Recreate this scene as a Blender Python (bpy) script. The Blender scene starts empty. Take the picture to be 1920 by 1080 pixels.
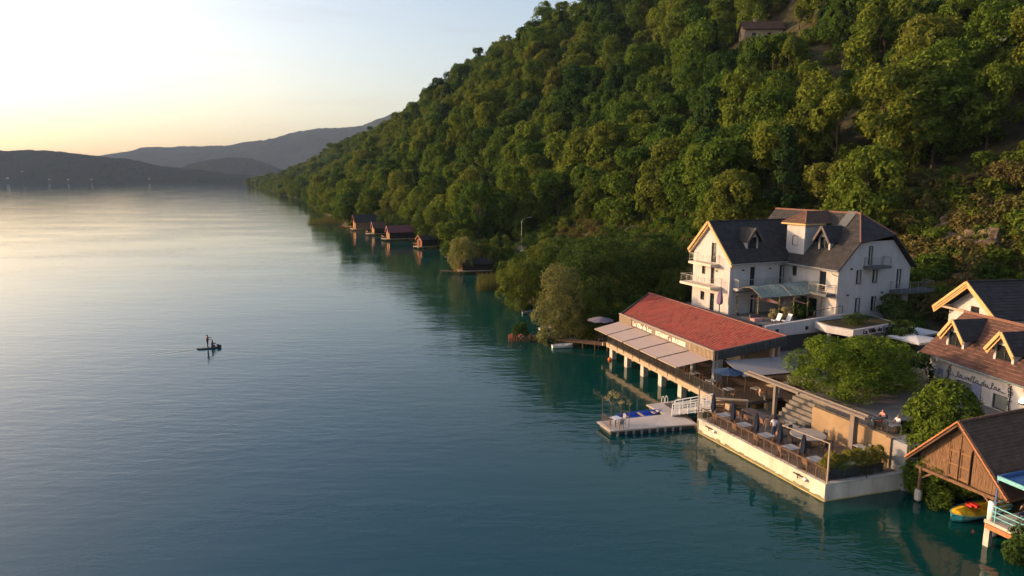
import bpy, bmesh, math, random
import numpy as np
from mathutils import Vector, Matrix
R = math.radians
scene = bpy.context.scene
col = scene.collection

# ------------------------------------------------------------------ camera
cam_d = bpy.data.cameras.new('camera'); cam = bpy.data.objects.new('camera', cam_d); col.objects.link(cam)
PITCH = math.atan(208 / 1280)
cam.location = (0, 0, 22); cam.rotation_euler = (R(90) - PITCH, 0, 0)
cam_d.sensor_width = 36; cam_d.lens = 24; cam_d.clip_start = 0.5; cam_d.clip_end = 60000
scene.camera = cam

# ------------------------------------------------------------------ sky, sun, exposure
SUN_AZ, SUN_EL = R(-77), R(11.5)          # azimuth from +Y, towards +X positive
world = bpy.data.worlds.new('World'); scene.world = world; world.use_nodes = True
wn = world.node_tree; wn.nodes.clear()
def wnode(t, **k):
    nd = wn.nodes.new(t)
    for a, b in k.items(): setattr(nd, a, b)
    return nd
sky = wnode('ShaderNodeTexSky', sky_type='NISHITA', sun_disc=False, sun_elevation=SUN_EL, sun_rotation=SUN_AZ,
            air_density=1.0, dust_density=4.0, ozone_density=0.7, altitude=300)
bg = wnode('ShaderNodeBackground'); bg.inputs[1].default_value = 0.15
wout = wnode('ShaderNodeOutputWorld')
# thin pinkish cloud streaks low over the far ridge, wherever the noise is dense enough
tcw = wnode('ShaderNodeTexCoord'); mpw = wnode('ShaderNodeMapping'); mpw.inputs['Scale'].default_value = (3.0, 3.0, 46.0); mpw.inputs['Location'].default_value = (.35, .1, 1.3)
wn.links.new(tcw.outputs['Generated'], mpw.inputs[0])
cn = wnode('ShaderNodeTexNoise'); cn.inputs['Scale'].default_value = 1.0; cn.inputs['Detail'].default_value = 4; wn.links.new(mpw.outputs[0], cn.inputs['Vector'])
cm = wnode('ShaderNodeMapRange'); cm.inputs[1].default_value = .56; cm.inputs[2].default_value = .74; cm.inputs[3].default_value = 0; cm.inputs[4].default_value = .30; wn.links.new(cn.outputs['Fac'], cm.inputs[0])
cx = wnode('ShaderNodeMix', data_type='RGBA', blend_type='MULTIPLY'); cx.inputs[7].default_value = (.80, .66, .62, 1)
tn = wnode('ShaderNodeMix', data_type='RGBA', blend_type='MULTIPLY'); tn.inputs[0].default_value = 1; tn.inputs[7].default_value = (1.0, .945, .965, 1)   # hazy, slightly peach air
wn.links.new(sky.outputs[0], tn.inputs[6])
wn.links.new(cm.outputs[0], cx.inputs[0]); wn.links.new(tn.outputs[2], cx.inputs[6]); wn.links.new(cx.outputs[2], bg.inputs[0])
wn.links.new(bg.outputs[0], wout.inputs[0])
sun_d = bpy.data.lights.new('sun', 'SUN'); sun = bpy.data.objects.new('sun', sun_d); col.objects.link(sun)
SUNV = Vector((math.sin(SUN_AZ) * math.cos(SUN_EL), math.cos(SUN_AZ) * math.cos(SUN_EL), math.sin(SUN_EL)))
sun.rotation_euler = (-SUNV).to_track_quat('-Z', 'Y').to_euler(); sun.location = SUNV * 300
sun_d.energy = 3.0; sun_d.angle = R(1.2); sun_d.color = (1.0, 0.63, 0.33)
vs = scene.view_settings
vs.view_transform = 'Standard'; vs.look = 'None'; vs.exposure = 1.1; vs.gamma = 1.0; vs.use_curve_mapping = False
cy = scene.cycles
cy.max_bounces = 6; cy.diffuse_bounces = 3; cy.glossy_bounces = 3; cy.transmission_bounces = 4
cy.transparent_max_bounces = 12; cy.volume_bounces = 0; cy.use_denoising = True; cy.use_adaptive_sampling = True
cy.caustics_reflective = False; cy.caustics_refractive = False; cy.sample_clamp_indirect = 6

# ------------------------------------------------------------------ helpers
rnd = random.Random(7)
class MB:
    """collects shapes; each face has a material slot"""
    def __init__(s): s.v = []; s.f = []; s.m = []; s.cur = 0
    def add(s, vs, fs):
        o = len(s.v); s.v += [tuple(map(float, p)) for p in vs]
        for f in fs: s.f.append(tuple(o + i for i in f)); s.m.append(s.cur)
        return s
    def box(s, x0, x1, y0, y1, z0, z1):
        x0, x1 = min(x0, x1), max(x0, x1); y0, y1 = min(y0, y1), max(y0, y1); z0, z1 = min(z0, z1), max(z0, z1)
        return s.add([(x0,y0,z0),(x1,y0,z0),(x1,y1,z0),(x0,y1,z0),(x0,y0,z1),(x1,y0,z1),(x1,y1,z1),(x0,y1,z1)],
                     [(0,3,2,1),(4,5,6,7),(0,1,5,4),(1,2,6,5),(2,3,7,6),(3,0,4,7)])
    def quad(s, a, b, c, d): return s.add([a, b, c, d], [(0,1,2,3)])
    def tri(s, a, b, c): return s.add([a, b, c], [(0,1,2)])
    def prism(s, poly, z0, z1):
        n = len(poly); z0s = z0 if hasattr(z0, '__len__') else [z0]*n; z1s = z1 if hasattr(z1, '__len__') else [z1]*n
        vs = [(p[0],p[1],z) for p, z in zip(poly, z0s)] + [(p[0],p[1],z) for p, z in zip(poly, z1s)]
        return s.add(vs, [tuple(range(n))[::-1], tuple(range(n, 2*n))] + [(i,(i+1)%n,n+(i+1)%n,n+i) for i in range(n)])
    def slab(s, pts, off):
        """polygon in space thickened by the vector off"""
        n = len(pts); off = Vector(off)
        vs = [Vector(p) for p in pts] + [Vector(p) + off for p in pts]
        return s.add(vs, [tuple(range(n)), tuple(range(n, 2*n))[::-1]] + [((i+1)%n,i,n+i,n+(i+1)%n) for i in range(n)])
    def beam(s, p, q, w, h, up=(0,0,1)):
        p, q = Vector(p), Vector(q); d = (q-p).normalized(); u = Vector(up)
        if abs(d.dot(u)) > .99: u = Vector((1,0,0))
        a = d.cross(u).normalized() * w/2; b = a.cross(d).normalized() * h/2
        vs = [p-a-b, p+a-b, p+a+b, p-a+b, q-a-b, q+a-b, q+a+b, q-a+b]
        return s.add(vs, [(0,1,2,3),(7,6,5,4),(0,4,5,1),(1,5,6,2),(2,6,7,3),(3,7,4,0)])
    def tube(s, path, r, n=6, cap=True):
        path = [Vector(p) for p in path]; rr = r if hasattr(r, '__len__') else [r]*len(path)
        o = len(s.v); m = len(path); vs = []; u = None
        for i, p in enumerate(path):
            d = (path[min(i+1, m-1)] - path[max(i-1, 0)])
            d = d.normalized() if d.length > 1e-9 else Vector((0,0,1))
            if u is None: u = d.orthogonal().normalized()
            else:
                u = (u - d * u.dot(d)); u = u.normalized() if u.length > 1e-6 else d.orthogonal().normalized()
            w = d.cross(u)
            for k in range(n):
                t = 2*math.pi*k/n; vs.append(p + (u*math.cos(t) + w*math.sin(t)) * rr[i])
        fs = [(i*n+k, i*n+(k+1)%n, (i+1)*n+(k+1)%n, (i+1)*n+k) for i in range(m-1) for k in range(n)]
        if cap: fs += [tuple(range(n))[::-1], tuple((m-1)*n+k for k in range(n))]
        return s.add(vs, fs)
    def lathe(s, prof, c=(0,0), n=16, a0=0.0):
        vs = [(c[0]+r*math.cos(a0+2*math.pi*k/n), c[1]+r*math.sin(a0+2*math.pi*k/n), z) for r, z in prof for k in range(n)]
        m = len(prof)
        fs = [(i*n+k, i*n+(k+1)%n, (i+1)*n+(k+1)%n, (i+1)*n+k) for i in range(m-1) for k in range(n)]
        fs += [tuple(range(n))[::-1], tuple((m-1)*n+k for k in range(n))]
        return s.add(vs, fs)
    def mesh(s, name, mats, off=(0,0,0), smooth=False):
        me = bpy.data.meshes.new(name); o = Vector(off)
        me.from_pydata([(p[0]-o.x, p[1]-o.y, p[2]-o.z) for p in s.v], [], s.f)
        for m in (mats if isinstance(mats, (list, tuple)) else [mats]): me.materials.append(m)
        me.polygons.foreach_set('material_index', s.m)
        if smooth: me.polygons.foreach_set('use_smooth', [True]*len(me.polygons))
        me.update(); return me
def tag(o, label=None, cat=None, group=None, kind=None):
    if label: o['label'] = label
    if cat: o['category'] = cat
    if group: o['group'] = group
    if kind: o['kind'] = kind
    return o
def link(name, data, parent=None):
    o = bpy.data.objects.new(name, data); col.objects.link(o)
    if parent is not None: o.parent = parent
    return o
# the shore complex shares one frame: x = T (inland), y = S (along the shore, away from the camera)
NX, NY = 0.927, 0.375; TH = math.atan2(NY, NX); OX, OY = 21.45, 43.96
def W(T, S, z=0.0): return Vector((OX + T*NX - S*NY, OY + T*NY + S*NX, z))
# the annex has its own
MX, MY = 0.987, 0.163; TA = math.atan2(MY, MX); PX, PY = 37.82, 61.68
def WA(x, y, z=0.0): return Vector((PX + x*MX - y*MY, PY + x*MY + y*MX, z))
class Thing:
    """an Empty at the base of the thing; parts are given in the frame's coordinates"""
    def __init__(s, name, label, cat, base=(0,0,0), frame='site', group=None, rot=0.0):
        s.b = Vector(base); s.o = bpy.data.objects.new(name, None); col.objects.link(s.o)
        s.o.empty_display_size = .3
        if frame == 'site': s.o.location = W(*base); s.o.rotation_euler = (0,0,TH)
        elif frame == 'annex': s.o.location = WA(*base); s.o.rotation_euler = (0,0,TA)
        else: s.o.location = base; s.o.rotation_euler = (0,0,rot); s.b = Vector((0,0,0))
        tag(s.o, label, cat, group)
    def part(s, name, mb, mat, parent=None, smooth=False, label=None, kind=None):
        o = link(name, mb.mesh(name, mat, s.b, smooth), parent or s.o); tag(o, label, None, None, kind); return o
    def kids(s, name, mbs, mat, parent=None): return [s.part(name, m, mat, parent) for m in mbs]
def single(name, mb, mat, label, cat, base=(0,0,0), frame='site', group=None, rot=0.0, smooth=False, kind=None):
    b = Vector(base) if frame != 'world' else Vector((0,0,0))
    o = link(name, mb.mesh(name, mat, b, smooth))
    if frame == 'site': o.location = W(*base); o.rotation_euler = (0,0,TH)
    elif frame == 'annex': o.location = WA(*base); o.rotation_euler = (0,0,TA)
    else: o.location = base; o.rotation_euler = (0,0,rot)
    return tag(o, label, cat, group, kind)
def copy_tree(o, parent=None):
    c = o.copy(); col.objects.link(c); c.parent = parent
    for ch in [k for k in o.children]: copy_tree(ch, c)
    return c
def place(o, loc, rz, label=None, scale=None):
    o.location = loc; o.rotation_euler = (0,0,rz)
    if label: o['label'] = label
    if scale: o.scale = (scale,)*3
    return o
def B(*a): return MB().box(*a)
def many(proto, spots, first=[None]):
    """proto moved to the first spot, copies on the rest; spots: (loc, rz, label)"""
    out = []
    for i, (loc, rz, lab) in enumerate(spots):
        o = proto if i == 0 else copy_tree(proto)
        place(o, loc, rz, lab); out.append(o)
    return out

# ------------------------------------------------------------------ materials
def mat(name, c, rough=.7, var=.15, scale=3.0, bump=0.0, bscale=None, metal=0.0, spec=.3, stretch=None, c2=None, detail=5, emit=None, alpha=None, trans=0.0):
    m = bpy.data.materials.new(name); m.use_nodes = True; nt = m.node_tree; N = nt.nodes; L = nt.links
    p = N['Principled BSDF']; p.inputs['Roughness'].default_value = rough; p.inputs['Metallic'].default_value = metal
    p.inputs['Specular IOR Level'].default_value = spec
    tc = N.new('ShaderNodeTexCoord'); mp = N.new('ShaderNodeMapping'); L.new(tc.outputs['Object'], mp.inputs[0])
    if stretch: mp.inputs['Scale'].default_value = stretch
    nz = N.new('ShaderNodeTexNoise'); nz.inputs['Scale'].default_value = scale; nz.inputs['Detail'].default_value = detail
    nz.inputs['Roughness'].default_value = .65
    L.new(mp.outputs[0], nz.inputs['Vector'])
    rp = N.new('ShaderNodeValToRGB'); rp.color_ramp.elements[0].position = .3; rp.color_ramp.elements[1].position = .72
    lo = c if c2 is None else c2
    rp.color_ramp.elements[0].color = (*[max(0, x*(1-var)) for x in lo], 1)
    rp.color_ramp.elements[1].color = (*[min(1, x*(1+var)) for x in c], 1)
    L.new(nz.outputs['Fac'], rp.inputs[0]); L.new(rp.outputs[0], p.inputs['Base Color'])
    if bump:
        n2 = N.new('ShaderNodeTexNoise'); n2.inputs['Scale'].default_value = bscale or scale*4; n2.inputs['Detail'].default_value = 4
        L.new(mp.outputs[0], n2.inputs['Vector'])
        b = N.new('ShaderNodeBump'); b.inputs['Strength'].default_value = bump; b.inputs['Distance'].default_value = .03
        L.new(n2.outputs['Fac'], b.inputs['Height']); L.new(b.outputs[0], p.inputs['Normal'])
    if emit:
        p.inputs['Emission Color'].default_value = (*emit[:3], 1); p.inputs['Emission Strength'].default_value = emit[3]
    return m
M = {}
def defm(k, *a, **kw): M[k] = mat(k, *a, **kw)
defm('white_render', (.47,.455,.465), .9, .07, 1.6, .25, 14, stretch=(1,1,.22), c2=(.43,.415,.42))
defm('cream_render', (.56,.50,.42), .9, .07, .5, .2, 14)
defm('slab_dark', (.10,.11,.12), .8, .15, 1.5, .2, 8)
defm('grey_render', (.27,.27,.28), .85, .1, .8, .2, 12)
defm('dark_cladding', (.055,.058,.062), .7, .2, 1.5, .2, 8)
defm('slate', (.040,.037,.038), .75, .30, 1.6, .6, 9, c2=(.028,.026,.028))
defm('brown_tile', (.105,.052,.040), .8, .25, 1.4, .6, 9, c2=(.065,.036,.030))
defm('brown_streak', (.19,.11,.09), .8, .2, 3)
defm('dark_brown_tile', (.105,.060,.042), .85, .3, 2.0, .6, 9)
defm('ridge_tile', (.19,.095,.070), .8, .2, 4, .3, 12)
defm('red_tile', (.265,.034,.027), .7, .22, .55, .5, 10, c2=(.165,.025,.021), detail=9)
defm('red_streak', (.26,.085,.065), .7, .2, 3)
defm('yellow_wood', (.52,.34,.15), .7, .15, 2.5, .2, 12, stretch=(1,6,1))
defm('orange_tile', (.42,.17,.075), .8, .25, 4, .4, 10)
defm('old_plank', (.20,.112,.062), .9, .45, 5, .5, 14, stretch=(6,6,.5), c2=(.085,.052,.035))
defm('wood', (.24,.13,.065), .7, .3, 4, .2, 12, stretch=(1,5,1))
defm('pale_wood', (.37,.285,.205), .75, .2, 4, .2, 12)
defm('deck', (.165,.13,.112), .8, .18, 1.2, .3, 8)
defm('deck_pale', (.44,.40,.385), .8, .12, 1.0, .3, 8)
defm('concrete', (.46,.43,.39), .9, .16, .8, .35, 8)
defm('quay', (.62,.57,.49), .9, .16, .9, .3, 6, c2=(.50,.45,.37), stretch=(1,1,.35))
defm('quay_foot', (.42,.34,.16), .9, .3, 1.3, .3, 6)
defm('algae_concrete', (.20,.18,.10), .9, .35, 1.5, .3, 6)
defm('rust_wall', (.29,.205,.125), .9, .18, .8, .3, 6)
defm('taupe_metal', (.30,.235,.19), .5, .08, 2, 0, spec=.4)
defm('taupe_fascia', (.17,.14,.122), .6, .08, 2)
defm('awning_fabric', (.37,.30,.285), .85, .05, 1.2, .1, 30)
defm('grey_fabric', (.27,.26,.275), .85, .06, 1.0, .1, 30)
defm('dark_metal', (.035,.035,.038), .45, .1, 4, metal=.3, spec=.5)
defm('rust_metal', (.13,.085,.06), .6, .3, 6, metal=.2)
defm('steel', (.36,.37,.39), .35, .1, 4, metal=.7)
defm('zinc', (.30,.31,.33), .45, .12, 3, metal=.5)
defm('white_paint', (.78,.77,.74), .5, .05, 3)
defm('navy_fabric', (.012,.020,.042), .85, .2, 3)
defm('blue_fabric', (.020,.050,.115), .85, .15, 2)
defm('purple_fabric', (.24,.15,.26), .85, .25, 5)
defm('pink_fabric', (.52,.27,.27), .85, .08, 1)
defm('slate_fabric', (.15,.13,.17), .85, .1, 2)
defm('white_fabric', (.62,.64,.68), .85, .05, 2)
defm('blue_hull', (.010,.070,.42), .35, .12, 2, spec=.5)
defm('grey_hull', (.13,.17,.18), .45, .2, 2)
defm('turquoise_hull', (.045,.36,.43), .4, .12, 2, spec=.5)
defm('yellow_tarp', (.62,.36,.018), .6, .2, 2.2, .5, 5)
defm('red_plastic', (.55,.035,.030), .45, .1, 3)
defm('orange_plastic', (.70,.13,.02), .45, .1, 3)
defm('turquoise_paint', (.18,.45,.50), .5, .12, 3)
defm('blue_paint', (.045,.12,.30), .5, .15, 3)
defm('rattan', (.21,.115,.07), .8, .3, 18, .3, 30)
defm('table_top', (.33,.32,.33), .5, .1, 2, spec=.4)
defm('round_top', (.33,.30,.27), .6, .12, 2)
defm('glass_dark', (.018,.022,.026), .08, .3, 1.5, spec=.8)
defm('shutter', (.085,.070,.075), .6, .1, 3)
defm('grey_blind', (.17,.19,.18), .6, .08, 2)
defm('black_letter', (.020,.018,.030), .6, .1, 3)
defm('letter_light', (.85,.80,.70), .6, .02, 3)
defm('asphalt', (.055,.055,.057), .9, .2, 1.0, .2, 20)
defm('paving', (.155,.150,.150), .9, .22, .45, .3, 5)
defm('deck_shaded', (.085,.066,.056), .8, .2, 1.2, .3, 8)  # deck colour with the shade under roof and awnings darkened in
defm('step_stone', (.17,.155,.14), .9, .2, 1.2, .3, 8)
defm('gravel', (.24,.21,.18), .95, .25, 2, .4, 12)
defm('terracotta', (.33,.14,.08), .8, .15, 3)
defm('pot_dark', (.040,.038,.040), .7, .15, 3)
defm('skin', (.45,.27,.19), .6, .06, 4)
defm('tan_skin', (.20,.105,.070), .6, .06, 4)
defm('hair', (.025,.018,.014), .7, .2, 9)
defm('shirt_white', (.72,.73,.80), .8, .05, 4)
defm('shirt_tan', (.33,.20,.14), .8, .1, 4)
defm('shirt_dark', (.030,.030,.042), .8, .1, 4)
defm('shirt_red', (.42,.07,.06), .8, .1, 4)
defm('shirt_pink', (.55,.24,.21), .8, .1, 4)
defm('jeans', (.055,.070,.12), .8, .1, 4)
defm('beige_cloth', (.36,.30,.23), .8, .1, 4)
defm('bark', (.075,.055,.040), .95, .35, 2, .5, 6, stretch=(1,1,.3))
defm('car_white', (.55,.58,.62), .3, .03, 2, spec=.5)
defm('car_dark', (.03,.04,.05), .3, .05, 2, spec=.5)
defm('tyre', (.02,.02,.02), .9, .1, 4)
defm('warm_lamp', (.8,.5,.2), .6, .05, 3, emit=(1.0,.50,.16,6.0))
defm('cool_lamp', (.9,.9,.9), .6, .02, 3, emit=(1.0,.92,.80,8.0))
defm('brick_red_boards', (.26,.085,.050), .85, .3, 4, .3, 10, stretch=(4,4,.5))
defm('ochre_boards', (.40,.21,.085), .85, .3, 4, .3, 10, stretch=(4,4,.5))
defm('maroon_sheet', (.16,.045,.055), .6, .15, 2)
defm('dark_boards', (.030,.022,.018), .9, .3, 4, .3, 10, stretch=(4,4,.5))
defm('rope', (.42,.36,.27), .9, .1, 9)
defm('cushion_red', (.45,.05,.03), .9, .1, 4)
defm('pane_sheen', (.36,.35,.38), .8, .15, 5, stretch=(8,8,.3))  # pale reflection in the hotel panes, painted as a colour
defm('mural_blue', (.16,.20,.33), .9, .6, 6, c2=(.42,.42,.46))

def leafmat(name, cols, trans=.35, var=.35):
    """foliage: tint differs from tree to tree and from leaf to leaf"""
    m = bpy.data.materials.new(name); m.use_nodes = True; nt = m.node_tree; N = nt.nodes; L = nt.links; N.clear()
    out = N.new('ShaderNodeOutputMaterial'); oi = N.new('ShaderNodeObjectInfo'); ge = N.new('ShaderNodeNewGeometry')
    rp = N.new('ShaderNodeValToRGB'); rp.color_ramp.interpolation = 'LINEAR'
    el = rp.color_ramp.elements
    while len(el) < len(cols): el.new(.5)
    for i, c in enumerate(cols): el[i].position = i/(len(cols)-1); el[i].color = (*c, 1)
    # groves: neighbouring trees share a tint, each tree keeps a little of its own
    nz = N.new('ShaderNodeTexNoise'); nz.inputs['Scale'].default_value = .028; nz.inputs['Detail'].default_value = 2; L.new(oi.outputs['Location'], nz.inputs['Vector'])
    ma = N.new('ShaderNodeMath'); ma.operation = 'MULTIPLY_ADD'; ma.inputs[1].default_value = 2.2; ma.inputs[2].default_value = -.95; L.new(nz.outputs['Fac'], ma.inputs[0])
    mb_ = N.new('ShaderNodeMath'); mb_.operation = 'MULTIPLY_ADD'; mb_.inputs[1].default_value = .65; mb_.use_clamp = True; L.new(oi.outputs['Random'], mb_.inputs[0]); L.new(ma.outputs[0], mb_.inputs[2])
    L.new(mb_.outputs[0], rp.inputs[0])
    mr = N.new('ShaderNodeMapRange'); mr.inputs[3].default_value = 1-var; mr.inputs[4].default_value = 1+var
    L.new(ge.outputs['Random Per Island'], mr.inputs[0])
    mx = N.new('ShaderNodeMix'); mx.data_type = 'RGBA'; mx.blend_type = 'MULTIPLY'; mx.inputs[0].default_value = 1
    L.new(rp.outputs[0], mx.inputs[6]); L.new(mr.outputs[0], mx.inputs[7])
    d = N.new('ShaderNodeBsdfDiffuse'); t = N.new('ShaderNodeBsdfTranslucent'); ms = N.new('ShaderNodeMixShader')
    ms.inputs[0].default_value = trans
    hs = N.new('ShaderNodeHueSaturation'); hs.inputs['Hue'].default_value = .488; hs.inputs['Value'].default_value = 1.25
    L.new(mx.outputs[2], d.inputs[0]); L.new(mx.outputs[2], hs.inputs['Color']); L.new(hs.outputs[0], t.inputs[0])
    L.new(d.outputs[0], ms.inputs[1]); L.new(t.outputs[0], ms.inputs[2]); L.new(ms.outputs[0], out.inputs[0])
    return m
M['forest'] = leafmat('forest', [(.030,.068,.018),(.054,.105,.018),(.080,.134,.020),(.108,.152,.022),(.124,.158,.024),(.134,.154,.028)])
M['dark_leaf'] = leafmat('dark_leaf', [(.022,.048,.016),(.034,.064,.018)], .2)
M['hedge_leaf'] = leafmat('hedge_leaf', [(.038,.072,.018),(.058,.092,.020)], .3)
M['willow_leaf'] = leafmat('willow_leaf', [(.19,.20,.060),(.21,.21,.07)], .35)
M['silver_leaf'] = leafmat('silver_leaf', [(.15,.16,.055),(.17,.175,.065)], .35)
M['plane_leaf'] = leafmat('plane_leaf', [(.115,.175,.022),(.13,.185,.024)], .4, .55)
M['thuja_leaf'] = leafmat('thuja_leaf', [(.085,.130,.018),(.095,.135,.02)], .3, .6)
M['shore_leaf'] = leafmat('shore_leaf', [(.075,.115,.022),(.12,.15,.028)], .35, .45)
defm('rock', (.15,.115,.08), .95, .4, .8, 1.0, 3.5, c2=(.055,.048,.035), detail=9)
M['bamboo_leaf'] = leafmat('bamboo_leaf', [(.20,.19,.035),(.22,.20,.04)], .35, .5)
M['dry_leaf'] = leafmat('dry_leaf', [(.135,.105,.038),(.105,.112,.032),(.15,.12,.042),(.085,.105,.028)], .3)
M['red_leaf'] = leafmat('red_leaf', [(.22,.025,.012),(.25,.03,.012)], .3)
M['reed'] = leafmat('reed', [(.13,.12,.040),(.11,.12,.035)], .3)
M['vine_leaf'] = leafmat('vine_leaf', [(.16,.16,.025),(.12,.14,.025)], .3)
M['flower_leaf'] = leafmat('flower_leaf', [(.42,.36,.20),(.35,.33,.15)], .3)

# ------------------------------------------------------------------ terrain
SH_Y = [-150,-60,0,30,44,47.3,60.3,82.6,90.2,100,115,123,140,157,163,190,206,218,241,264,291,307,400,669,1000,1400,1602,1680,1750,1900,2400]
SH_X = [105,72,50,38,31,29.8,24.5,15.5,11.0,8.0,5,1.5,-1,-4.5,-8,-19,-22,-23,-33,-47,-60,-75,-108,-203,-345,-510,-612,-600,-520,-420,-400]
def shore_x(y): return np.interp(y, SH_Y, SH_X)
def fbm(x, y, sc, seed=0, oct=4):
    """cheap value noise made of rotated sines, about -1..1"""
    x = np.asarray(x, float)/sc; y = np.asarray(y, float)/sc; o = 0; a = 1; t = 0; k = seed*1.7
    for i in range(oct):
        c, s_ = math.cos(1.1*i+k), math.sin(1.1*i+k); u = x*c - y*s_; v = x*s_ + y*c
        o = o + a*(np.sin(u*2.1 + 1.3*np.sin(v*1.7+k)+k)*np.cos(v*2.3 + 1.1*np.sin(u*1.3-k)+2*k)); t += a; a *= .5; x = x*2.03; y = y*2.03
    return o/t*1.4
HS_Y = [-150,40,60,90,110,130,150,200,250,300,2400]; HS_T = [60,56,50,40,34,27,24,23,20,14,12]
HB_Y = [-150,60,95,130,165,250,400,2400];           HB_Z = [4.2,4.2,5.5,7.5,5.0,4.2,3.5,3]
CR_S = [-200,60,116,170,211,250,300,386,424,488,572,667,727,798,912,1106,1400,1616,1720,1800,2400]
CR_Z = [84,88,92,93,84,88,94,104,99,105,102,94,87,79,74,70,48,22,7,2,1]
def ground(x, y):
    x = np.asarray(x, float); y = np.asarray(y, float)
    t = (x - shore_x(y))*.92
    th = np.interp(y, HS_Y, HS_T); zb = np.interp(y, HB_Y, HB_Z); s2 = -.4*x + .917*y
    zc = np.interp(s2, CR_S, CR_Z)
    under = np.maximum(t*.45, -9)
    bench = np.interp(t/np.maximum(th,1), [0,.10,.45,.8,1], [0,.30,.55,.85,1])*zb
    u = (t - th)/126.0
    f = np.where(u < .85, u*1.06, .901 + .099*np.tanh((u-.85)*1.06/.099))
    f = np.where(u > 1.3, f - (u-1.3)*.06, f)
    hill = zb + np.maximum(zc-zb, 0)*np.maximum(f, 0) + (fbm(x, y, 46, 1, 3)*7.0 + fbm(x, y, 17, 6, 2)*1.6)*np.clip((t-th)/45, 0, 1)*np.clip(zc/60,0,1)
    z = np.where(t < 0, under, np.where(t < th, bench, np.maximum(hill, bench)))
    return z + fbm(x, y, 5, 3, 2)*.12*np.clip(t/5, 0, 1)
def gz(x, y): return float(ground(x, y))
def grid_mesh(name, X, Y, Z, m, smooth=True):
    ny, nx = X.shape; me = bpy.data.meshes.new(name)
    V = np.stack([X, Y, Z], -1).reshape(-1, 3); i = np.arange(ny*nx).reshape(ny, nx)
    Q = np.stack([i[:-1,:-1], i[:-1,1:], i[1:,1:], i[1:,:-1]], -1).reshape(-1, 4)
    arrays(me, V, Q); me.materials.append(m)
    if smooth: me.polygons.foreach_set('use_smooth', np.ones(len(Q), bool))
    return me
def arrays(me, V, Q):
    k = Q.shape[1]; me.vertices.add(len(V)); me.vertices.foreach_set('co', np.asarray(V, np.float32).ravel())
    me.loops.add(Q.size); me.loops.foreach_set('vertex_index', np.asarray(Q, np.int32).ravel())
    me.polygons.add(len(Q)); me.polygons.foreach_set('loop_start', np.arange(0, Q.size, k, dtype=np.int32))
    me.update(calc_edges=True); me.validate()
def terrain_mat():
    m = mat('forest_floor', (.052,.046,.020), .95, .4, .30, 1.0, 2.5, c2=(.018,.023,.010)); nt = m.node_tree; N = nt.nodes; L = nt.links
    p = N['Principled BSDF']; src = p.inputs['Base Color'].links[0].from_socket
    n = N.new('ShaderNodeTexNoise'); n.inputs['Scale'].default_value = 1.1; n.inputs['Detail'].default_value = 6
    ge = N.new('ShaderNodeNewGeometry'); L.new(ge.outputs['Position'], n.inputs['Vector'])
    r = N.new('ShaderNodeValToRGB'); r.color_ramp.elements[0].color = (.4,.4,.4,1); r.color_ramp.elements[1].color = (1.5,1.4,1.2,1)
    L.new(n.outputs['Fac'], r.inputs[0])
    x = N.new('ShaderNodeMix'); x.data_type = 'RGBA'; x.blend_type = 'MULTIPLY'; x.inputs[0].default_value = 1
    L.new(src, x.inputs[6]); L.new(r.outputs[0], x.inputs[7]); L.new(x.outputs[2], p.inputs['Base Color'])
    return m
M['forest_floor'] = terrain_mat()
yy = np.concatenate([np.arange(-150, 30, 10), np.arange(30, 260, 2.5), np.arange(260, 700, 8), np.arange(700, 2401, 20)])
tt = np.concatenate([np.arange(-40, 0, 4), np.arange(0, 110, 2.5), np.arange(110, 320, 7), np.arange(320, 900, 40)])
Yg, Tg = np.meshgrid(yy, tt, indexing='ij'); Xg = shore_x(Yg) + Tg/.92; Zg = ground(Xg, Yg)
tag(link('terrain', grid_mesh('terrain', Xg[:, ::-1], Yg[:, ::-1], Zg[:, ::-1], M['forest_floor'])), kind='structure')

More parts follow.
